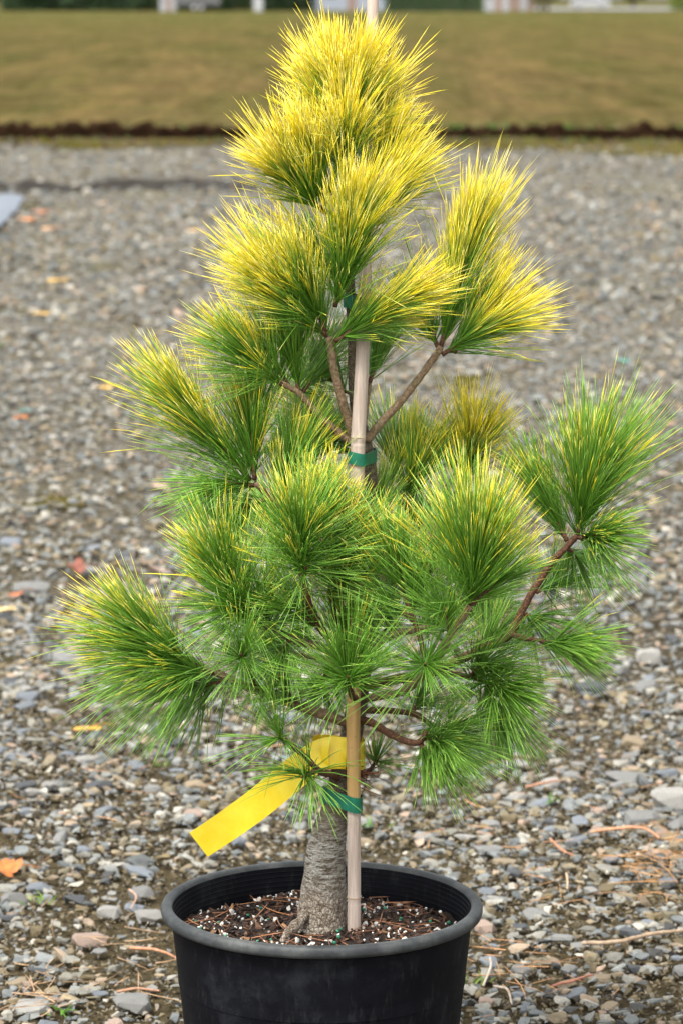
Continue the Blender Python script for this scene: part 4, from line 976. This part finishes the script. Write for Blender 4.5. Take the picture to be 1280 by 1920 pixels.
twig_thing([(0, 1555, 0), (900, 1555, 0)][:1] + [(30, 1552, 0)], .001, (.4, .3, .2), 'thin straw on the gravel near the smooth stone')

def litter(name, spots, n, Lr, col, seed):
    r = np.random.default_rng(seed); bs = []; ds = []; 
    for px, py, spread, k in spots:
        g = G(px, py)
        x = g.x + r.normal(0, spread, k); y = g.y + r.normal(0, spread * 1.5, k); z = gz(x, y) + .016 + r.uniform(0, .008, k)
        bs.append(np.stack([x, y, z], 1)); a = r.uniform(0, 2 * np.pi, k); ds.append(np.stack([np.cos(a), np.sin(a), r.uniform(-.1, .12, k)], 1))
    b = np.concatenate(bs); d = np.concatenate(ds); N = len(b); d /= np.linalg.norm(d, axis=1)[:, None]
    bend = np.stack([r.normal(0, .25, N), r.normal(0, .25, N), r.uniform(-.08, .05, N)], 1); c = np.array(col)[None] * r.uniform(.6, 1.25, (N, 1))
    V, F, C = strands(b, d, r.uniform(Lr[0], Lr[1], N), r.uniform(.0006, .0010, N), bend, lambda s: c, (0, .35, .7), seed)
    mesh_np(name, V, F, M['litter'], col=C, kind='stuff', smooth=True)
litter('pine_needle_litter', [(1235, 1650, .035, 34), (1275, 1610, .03, 22), (1180, 1665, .03, 8), (1250, 1710, .03, 6)], 0, (.04, .085), (.46, .24, .09), 3)
litter('pine_needle_litter', [(50, 1860, .03, 14), (20, 1890, .03, 10), (110, 1870, .03, 6), (260, 1830, .04, 6), (180, 1780, .06, 8)], 0, (.04, .08), (.42, .27, .15), 4)
litter('pine_needle_litter', [(1010, 1850, .05, 12), (950, 1820, .03, 8), (1080, 1700, .05, 8), (830, 1560, .08, 8), (1100, 1500, .2, 14), (200, 1560, .2, 14), (1000, 1900, .06, 8)], 0, (.035, .08), (.45, .24, .11), 5)
# dry needles and fibres on the potting soil
r = np.random.default_rng(9); N = 90; x, y = disc(N, 77, .165, .045); a = r.uniform(0, 6.28, N)
b = np.stack([x, y, sz(x, y) + .006], 1); d = np.stack([np.cos(a), np.sin(a), r.uniform(-.05, .25, N)], 1); d /= np.linalg.norm(d, axis=1)[:, None]
L_ = np.minimum(r.uniform(.02, .06, N), .19 - np.hypot(x, y)); c = np.array((.30, .13, .06))[None] * r.uniform(.5, 1.5, (N, 1))
V, F, C = strands(b, d, L_, r.uniform(.0004, .0009, N), r.normal(0, .2, (N, 3)) * np.array([1, 1, .2]), lambda s: c, (0, .35, .7), 3)
mesh_np('fibre_litter', V, F, M['litter'], col=C, kind='stuff', smooth=True)

# ------------------------------------------------------------------ weeds on field, bank and gravel
def weeds(name, X, Y, Z, per, Lr, cols, seed, wid=(.002, .004), lean=.6):
    r = np.random.default_rng(seed); n = len(X)
    b = np.repeat(np.stack([X, Y, Z], 1), per, axis=0); N = len(b); b = b + r.normal(0, .012, (N, 3)) * np.array([1, 1, 0])
    d = np.stack([r.normal(0, lean, N), r.normal(0, lean, N), np.ones(N)], 1); d /= np.linalg.norm(d, axis=1)[:, None]
    cc = np.repeat(np.array(cols)[r.integers(0, len(cols), n)], per, axis=0) * r.uniform(.7, 1.3, (N, 1))
    bend = np.stack([r.normal(0, .15, N), r.normal(0, .15, N), -r.uniform(0, .3, N)], 1)
    V, F, C = strands(b, d, r.uniform(Lr[0], Lr[1], N), r.uniform(wid[0], wid[1], N), bend, lambda s: cc, (0, .5), seed)
    return mesh_np(name, V, F, M['grass'], col=C, kind='stuff')
r = np.random.default_rng(21)
Y = 29.4 + 170 * r.uniform(0, 1, 4000) ** 2.2; X = r.uniform(-1, 1, 4000) * (.118 * (Y + 3.9) + 1.5)
weeds('field_weeds', X, Y, np.full(4000, FIELD_Z), 3, (.012, .035), [(.060, .085, .016), (.085, .085, .024), (.11, .08, .04), (.13, .095, .05), (.085, .058, .028)], 22, (.003, .007), 1.2)
X = r.uniform(-6, 6, 420); Y = YARD_END - np.abs(r.normal(0, .6, 420)) + .1
k = r.uniform(0, 1, 420) < np.where(X > .2, 1, .45); X, Y = X[k], Y[k]
weeds('bank_grass', X, Y, gz(X, Y), 9, (.03, .09), [(.11, .12, .02), (.17, .15, .03), (.07, .10, .02)], 23, (.003, .006), .7)
X = np.concatenate([r.normal(P(905, 235, 29.3).x, .25, 30), r.uniform(-4, 4, 80)]); Y = np.full(110, YARD_END + .22) + r.normal(0, .08, 110)
weeds('bank_grass', X, Y, np.full(110, FIELD_Z), 10, (.04, .10), [(.06, .12, .015), (.12, .13, .03), (.2, .16, .07)], 24, (.004, .007), .7)
gp = [G(*q) for q in ((298, 1458), (70, 1700), (1035, 1515), (5, 640), (700, 1560), (120, 1905), (885, 1865))]
X = np.array([q.x for q in gp]); Y = np.array([q.y for q in gp]); weeds('gravel_weeds', X, Y, gz(X, Y) + .008, 9, (.012, .028), [(.09, .20, .025), (.16, .24, .05)], 25, (.0010, .0018), .9)

# ------------------------------------------------------------------ far side of the field: trees, hedge, sheds, car
def far_x(px, Y): return P(px, 20, Y).x
leaf_v = np.array([(-.5, 0, 0), (0, -.28, .06), (.5, 0, 0), (0, .28, .06)])
def foliage(name, parent, pts_, size, cols, seed):
    r = np.random.default_rng(seed); n = len(pts_)
    q = r.normal(size=(n, 4)); q /= np.linalg.norm(q, axis=1)[:, None]
    w, x, y, z = q.T
    Rm = np.stack([np.stack([1-2*(y*y+z*z), 2*(x*y-z*w), 2*(x*z+y*w)], -1), np.stack([2*(x*y+z*w), 1-2*(x*x+z*z), 2*(y*z-x*w)], -1), np.stack([2*(x*z-y*w), 2*(y*z+x*w), 1-2*(x*x+y*y)], -1)], 1)
    V = np.einsum('nij,kj->nki', Rm, leaf_v) * (size * r.uniform(.6, 1.3, n))[:, None, None] + pts_[:, None]
    C = np.repeat(np.array(cols)[r.integers(0, len(cols), n)] * r.uniform(.6, 1.3, (n, 1)), 4, axis=0)
    F = np.arange(n * 4).reshape(-1, 4)
    o = mesh_np(name, V.reshape(-1, 3), None, M['leafy'], col=C, F4=F, parent=parent); o['kind'] = 'stuff'; return o
M['far_bark'] = simple('far_bark', (.10, .085, .07), .9, .3, 3, .3, .2)
DG = [(.018, .040, .014), (.028, .058, .018), (.04, .075, .02), (.014, .028, .012)]
def far_tree(px, Y, h, w, label, seed, cols=DG, low=.25, n=2600, trunks=1, cat='tree'):
    x = far_x(px, Y); r = np.random.default_rng(seed); z0 = FIELD_Z
    tre = thing('far_tree', label, cat, (x, Y, z0), 'trees beyond the field')
    mb = MB()
    for k in range(trunks):
        ox = (k - (trunks - 1) / 2) * .6
        q, rr = resample([Vector((x + ox, Y, z0 - .1)), Vector((x + ox * 1.2 + .1, Y, z0 + h * .3)), Vector((x + ox, Y, z0 + h * .85))], [w * .05, w * .035, w * .01], 4); mb.tube(q, rr, 8)
        for j in range(5):
            b = q[3 + j % 4]; a = r.uniform(0, 6.28); mb.tube([b, b + Vector((math.cos(a) * w * .3, math.sin(a) * w * .3, h * .12))], [w * .016, w * .005], 5)
    mb.build('trunk', M['far_bark'], tre, smooth=True)
    cl = []
    for k in range(26):
        f = r.uniform(0, 1); a = r.uniform(0, 6.28); rad = w * .5 * math.sqrt(max(.05, 1 - (2 * f - .75) ** 2 * .8)) * r.uniform(.2, .85)
        cc = np.array([x + rad * math.cos(a), Y + rad * math.sin(a), z0 + low + (h - low) * f * .92])
        m = n // 26; p = r.normal(size=(m, 3)); p /= np.linalg.norm(p, axis=1)[:, None]; p *= r.uniform(.4, 1, (m, 1)) * np.array([w * .22, w * .22, h * .10]); cl.append(cc + p)
    if low < .5:                              # branches sweep down to the ground
        m = 1500; a = r.uniform(0, 6.28, m); rd = w * .5 * np.sqrt(r.uniform(.1, 1, m)); cl.append(np.stack([x + rd * np.cos(a), Y + rd * np.sin(a) * .6, z0 + r.uniform(.05, 2.4, m)], 1))
    cl = np.concatenate(cl); cl[:, 2] = np.maximum(cl[:, 2], z0 + .05)
    foliage('crown', tre, cl, w * .085, cols, seed)
    return tre
Yf = 300
for a in ((50, Yf + 4, 7, 4.6, 'dark broad evergreen at the far left end of the distant tree row', 1), (105, Yf + 10, 6, 4.6, 'dark round evergreen second along the distant tree row', 2), (160, Yf + 3, 8, 4.2, 'dark tall evergreen third along the distant tree row', 3),
          (225, Yf + 6, 7, 4.4, 'blackish evergreen behind the field, next to the small white shed', 4), (270, Yf + 4, 6, 3.6, 'dark bushy evergreen touching the small white shed', 5), (360, Yf + 9, 7, 4.4, 'dark evergreen right behind the parked trailer beyond the field', 6),
          (438, Yf + 5, 8, 3.6, 'dark narrow evergreen beside the white utility cabinet', 8), (515, Yf + 4, 8, 3.8, 'near-black evergreen between white cabinet and pale house', 9), (556, Yf + 6, 9, 4.0, 'near-black evergreen touching the pale house', 10)):
    far_tree(*a)
far_tree(392, Yf + 4, 5, 2.8, 'mid green bushy tree among the dark distant evergreens', 7, [(.05, .10, .02), (.08, .14, .03)])
far_tree(1018, Yf + 12, 7, 4.2, 'twin-trunked brownish tree between the white tank and the car', 11, [(.07, .065, .03), (.10, .07, .03), (.05, .06, .02)], 1.0, 2000, 2)
far_tree(1185, 420, 7, 6.0, 'dark tree behind the road beyond the parked car', 12, low=.9); far_tree(1272, Yf + 30, 4, 2.2, 'yellow-green bush beside the far road', 13, [(.17, .21, .03), (.12, .17, .03)], .1)
far_tree(5, Yf + 12, 8, 3.6, 'grey-green tree at the outer end of the distant tree row', 14, [(.06, .07, .05), (.09, .10, .07)], .8)
# clipped hedge
x0, x1 = far_x(718, Yf - 8), far_x(906, Yf - 8); r = np.random.default_rng(5); n = 9000
hd = thing('hedge', 'long dense clipped green hedge across the field behind the pine top', 'hedge', ((x0 + x1) / 2, Yf - 8, FIELD_Z))
p = np.stack([r.uniform(x0, x1, n), Yf - 8 + r.uniform(-.9, .9, n), FIELD_Z + r.uniform(0.03, 2.6, n)], 1); p[: n // 2, 1] = Yf - 8 - .9 + r.normal(0, .08, n // 2)
foliage('foliage', hd, p, .16, [(.03, .085, .02), (.045, .115, .025), (.02, .06, .015)], 6)
mb = MB(); mb.box(x0 + .3, x1 - .3, Yf - 8.5, Yf - 7.5, FIELD_Z - .05, FIELD_Z + 2.3); mb.build('branch_core', M['far_bark'], hd)

M['white_wall'] = simple('white_wall', (.25, .255, .265), .7, .06, 2, .05, .3); M['blue_wall'] = simple('pale_blue_wall', (.22, .24, .28), .7, .06, 2, .05, .3); M['roof'] = simple('grey_roof', (.16, .155, .15), .9, .2, 4, .2, .2)
M['glass'] = simple('dark_glass', (.02, .024, .028), .1, .2, 3, .02, .6); M['peach'] = simple('peach_wall', (.2, .14, .115), .8, .08, 2, .05, .2); M['tyre'] = simple('tyre', (.02, .02, .02), .85, .2, 10, .2, .3)
M['dull'] = simple('dull_grey', (.085, .085, .085), .8, .2, 2, .05, .2); M['paint'] = simple('white_paint', (.3, .305, .31), .3, .03, 2, .0, .5); M['hub'] = simple('hub', (.35, .35, .36), .4, .1, 9, .1, .5)
def house(px0, px1, Y, h, d, wall, label, name='house', cat='house', win=2, roof_h=1.4):
    x0, x1 = far_x(px0, Y), far_x(px1, Y); z0 = FIELD_Z - .05
    hs = thing(name, label, cat, ((x0 + x1) / 2, Y, z0), 'buildings beyond the field')
    mb = MB(); mb.box(x0, x1, Y, Y + d, z0, z0 + h); mb.build('wall', M[wall], hs)
    mb = MB(); e = .18; xm = (x0 + x1) / 2
    mb.add([(x0-e, Y-e, z0+h-.02), (x1+e, Y-e, z0+h-.02), (x1+e, Y+d+e, z0+h-.02), (x0-e, Y+d+e, z0+h-.02), (x0-e, Y+d/2, z0+h+roof_h), (x1+e, Y+d/2, z0+h+roof_h)],
           [(0,1,5,4), (2,3,4,5), (3,2,1,0)], [(0,4,3), (1,2,5)]); mb.build('roof', M['roof'], hs)
    W = x1 - x0
    mb = MB(); mb.box(x0 + W * .42, x0 + W * .42 + min(.9, W * .3), Y - .05, Y + .02, z0, z0 + min(2.0, h * .8)); mb.build('door', M['peach'] if wall != 'peach' else M['white_wall'], hs)
    for k in range(win):
        wx = x0 + W * (.12 if k == 0 else .70); ww = W * .18
        mb = MB(); mb.box(wx, wx + ww, Y - .04, Y + .03, z0 + h * .5, z0 + h * .78); f = mb.build('window', M['white_wall'] if wall != 'white_wall' else M['hub'], hs)
        mb = MB(); mb.box(wx + .06, wx + ww - .06, Y - .055, Y - .042, z0 + h * .5 + .06, z0 + h * .78 - .06); mb.build('pane', M['glass'], f)
house(582, 745, Yf + 22, 2.7, 7, 'blue_wall', 'pale blue-grey house behind the tip of the stake', win=2)
house(300, 330, Yf + 1, 1.7, 1.6, 'white_wall', 'small white shed standing between two dark trees', 'shed', 'shed', 1, .4)
house(908, 952, Yf + 6, 2.2, 2.2, 'white_wall', 'white shed at the end of the clipped hedge', 'shed', 'shed', 1, .5)
house(956, 1000, Yf + 16, 2.4, 3, 'peach', 'peach-coloured shed behind the twin-trunked tree', 'shed', 'shed', 1, .5)
# utility cabinet
x = far_x(485, Yf - 2); cb = thing('utility_cabinet', 'slim white utility cabinet standing at the field edge', 'cabinet', (x, Yf - 2, FIELD_Z))
mb = MB(); mb.box(x - .42, x + .42, Yf - 2.3, Yf - 1.7, FIELD_Z, FIELD_Z + 1.35); mb.build('body', M['white_wall'], cb)
mb = MB(); mb.box(x - .36, x + .36, Yf - 2.33, Yf - 2.302, FIELD_Z + .08, FIELD_Z + 1.25); mb.build('door', M['paint'], cb)
mb = MB(); mb.box(x - .46, x + .46, Yf - 2.36, Yf - 1.66, FIELD_Z + 1.35, FIELD_Z + 1.42); mb.build('cap', M['hub'], cb)

def car(px, Y, label, name='parked_car', trailer=False):
    x = far_x(px, Y); z = FIELD_Z + .06; th_ = thing(name, label, 'trailer' if trailer else 'car', (x, Y, z), None)
    L, Wd = 4.5, 1.75
    side = [(-2.25, .35), (-2.2, .72), (-1.5, .86), (-.85, 1.36), (.75, 1.40), (1.45, .95), (2.1, .90), (2.25, .6), (2.22, .35)] if not trailer else [(-2.1, .5), (-2.1, 1.7), (2.1, 1.7), (2.1, .5)]
    V = []; n = len(side)
    for s in (-1, 1):
        for sx, szz in side: V.append((x + sx, Y + s * Wd * .5 * (.86 if szz > 1.1 and not trailer else 1), z + szz))
    Q = [(k, (k+1) % n, n + (k+1) % n, n + k) for k in range(n)]; T = []
    c0 = len(V); V += [(x, Y - Wd*.5, z + .6), (x, Y + Wd*.5, z + .6)]
    for k in range(n): T += [(c0, (k+1) % n, k), (c0 + 1, n + k, n + (k+1) % n)]
    mesh_np('body', V, T, M['dull' if trailer else 'paint'], F4=Q, parent=th_)
    if not trailer:
        for sx0, sx1 in ((-1.1, -.15), (-.05, .85)):
            mb = MB(); yy = Y - Wd * .5
            mb.add([(x+sx0-.1, yy-.012, z+.92), (x+sx1+.1, yy-.012, z+.92), (x+sx1, yy+.085, z+1.30), (x+sx0+.1, yy+.085, z+1.30)], [(0,1,2,3)]); mb.build('side_window', M['glass'], th_)
        for s in (-1, 1):
            mb = MB(); mb.box(x+2.12, x+2.27, Y+s*.62-.15, Y+s*.62+.15, z+.62, z+.76); mb.build('headlight', M['hub'], th_)
    for sx in ((-1.4, 1.4) if not trailer else (-.35, .35)):
        for s in (-1, 1):
            mb = MB(); yy = Y + s * .82; mb.tube([Vector((x+sx, yy-.11, z+.31)), Vector((x+sx, yy+.11, z+.31))], [.32, .32], 20); w = mb.build('wheel', M['tyre'], th_)
            mb = MB(); mb.tube([Vector((x+sx, yy-.13, z+.31)), Vector((x+sx, yy+.13, z+.31))], [.18, .18], 14); mb.build('rim', M['hub'], w)
car(1105, 372, 'white car parked on the far road beyond the field')
car(372, Yf + 2, 'low pale trailer parked under the dark distant trees', 'trailer', True)
